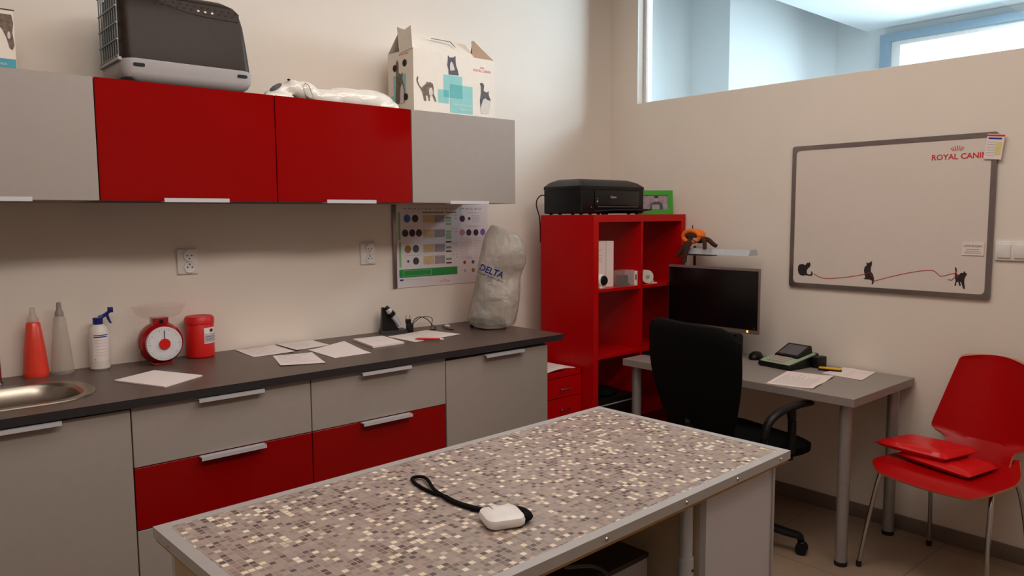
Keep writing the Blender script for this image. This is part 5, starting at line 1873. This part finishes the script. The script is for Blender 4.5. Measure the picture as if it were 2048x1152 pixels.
for y in (-0.27, 0.24):
    b = mb('silver').cyl((0.290, y, 0.70), (0.290, y, TZt - 0.031), 0.015, n=20)
    b.cyl((0.290, y, 0.0), (0.290, y, 0.702), 0.018, n=20)
    b.mat('hole').cyl((0.290, y - 0.0175, 0.675), (0.290, y - 0.0195, 0.675), 0.003, n=10)
    b.build('column', t)
mb('tpanel').box(-0.355, 0.325, -0.26, 0.27, 0.50, 0.518).build('lower_shelf', t)
t = thing('metal_case', (1.10, 1.20, 0.5185), 'grey box with dark lid on the shelf beneath the mosaic table', 'case', rz=TR)
mb('pcgrey').box(-0.24, 0.245, -0.145, 0.13, 0.0, 0.185, 0.004).mat('hole').disc(0.215, 0.13, 0.009, (0, -0.145, 0), (1, 0, 0), (0, 0, 1), 0.001).build('body', t)
mb('brown').box(-0.242, 0.247, -0.147, 0.132, 0.186, 0.198, 0.003).build('lid', t)
b = mb('black').tube([(0.985, 0.975, 0.846), (1.00, 0.985, 0.82), (1.05, 1.0, 0.80), (1.12, 1.02, 0.77), (1.17, 1.03, 0.735), (1.18, 1.06, 0.7175)], 0.004, n=6)
tag(b.build('hanging_cable'), 'black cable drooping under the near edge of the mosaic table', 'cable')

# white gadget with wrist strap
t = thing('pocket_gadget', (0.955, 1.118, TZt), 'small white rounded gadget with black wrist strap on the mosaic table', 'gadget', rz=rad(-22))
t.scale = (1.2, 1.6, 1.2)
b = mb('white')
b.loft([rrect(0, 0, 0.030, 0.022, 0.012, 6, 0.001), rrect(0, 0, 0.0335, 0.0255, 0.014, 6, 0.005), rrect(0, 0, 0.0345, 0.0265, 0.015, 6, 0.011), rrect(0, 0, 0.0325, 0.0245, 0.014, 6, 0.0165), rrect(0, 0, 0.027, 0.019, 0.011, 6, 0.0195), rrect(0, 0, 0.015, 0.010, 0.006, 6, 0.0202)])
b.build('case', t)
mb('printd').rect(-0.024, -0.010, -0.010, -0.0085, (0, 0, 0.0198), (0.2, -1, 0), (1, 0.2, 0), 0.0004).build('marking', t)
b = mb('blackm')
b.tube([(0.028, -0.012, 0.010), (0.041, -0.010, 0.010), (0.044, 0.000, 0.009), (0.040, 0.014, 0.008), (0.030, 0.022, 0.007)], 0.008, n=8, flat=0.8)
b.build('strap_loop', t)
b = mb('blackm')
sp = [(0.955, 1.140), (0.938, 1.163), (0.935, 1.200), (0.942, 1.250), (0.945, 1.300), (0.948, 1.335)]
cp = math.cos(rad(22))
sp_ = math.sin(rad(22))


def loc_(p, z):
    dx, dy = p[0] - 0.955, p[1] - 1.118
    return ((dx * cp - dy * sp_) / 1.2, (dx * sp_ + dy * cp) / 1.6, z)


b.tube([loc_(p, 0.0035) for p in ((0.972, 1.138), (0.965, 1.170), (0.952, 1.215), (0.945, 1.262), (0.948, 1.300))], 0.0062, n=8, flat=0.55)
b.tube([loc_(p, z) for p, z in (((0.948, 1.300), 0.004), ((0.953, 1.345), 0.005), ((0.975, 1.400), 0.006), ((0.982, 1.430), 0.005), ((0.972, 1.445), 0.004), ((0.958, 1.440), 0.003), ((0.945, 1.395), 0.003), ((0.943, 1.340), 0.003), ((0.948, 1.300), 0.004))], 0.0036, n=8, flat=0.8)
b.build('wrist_strap', t)
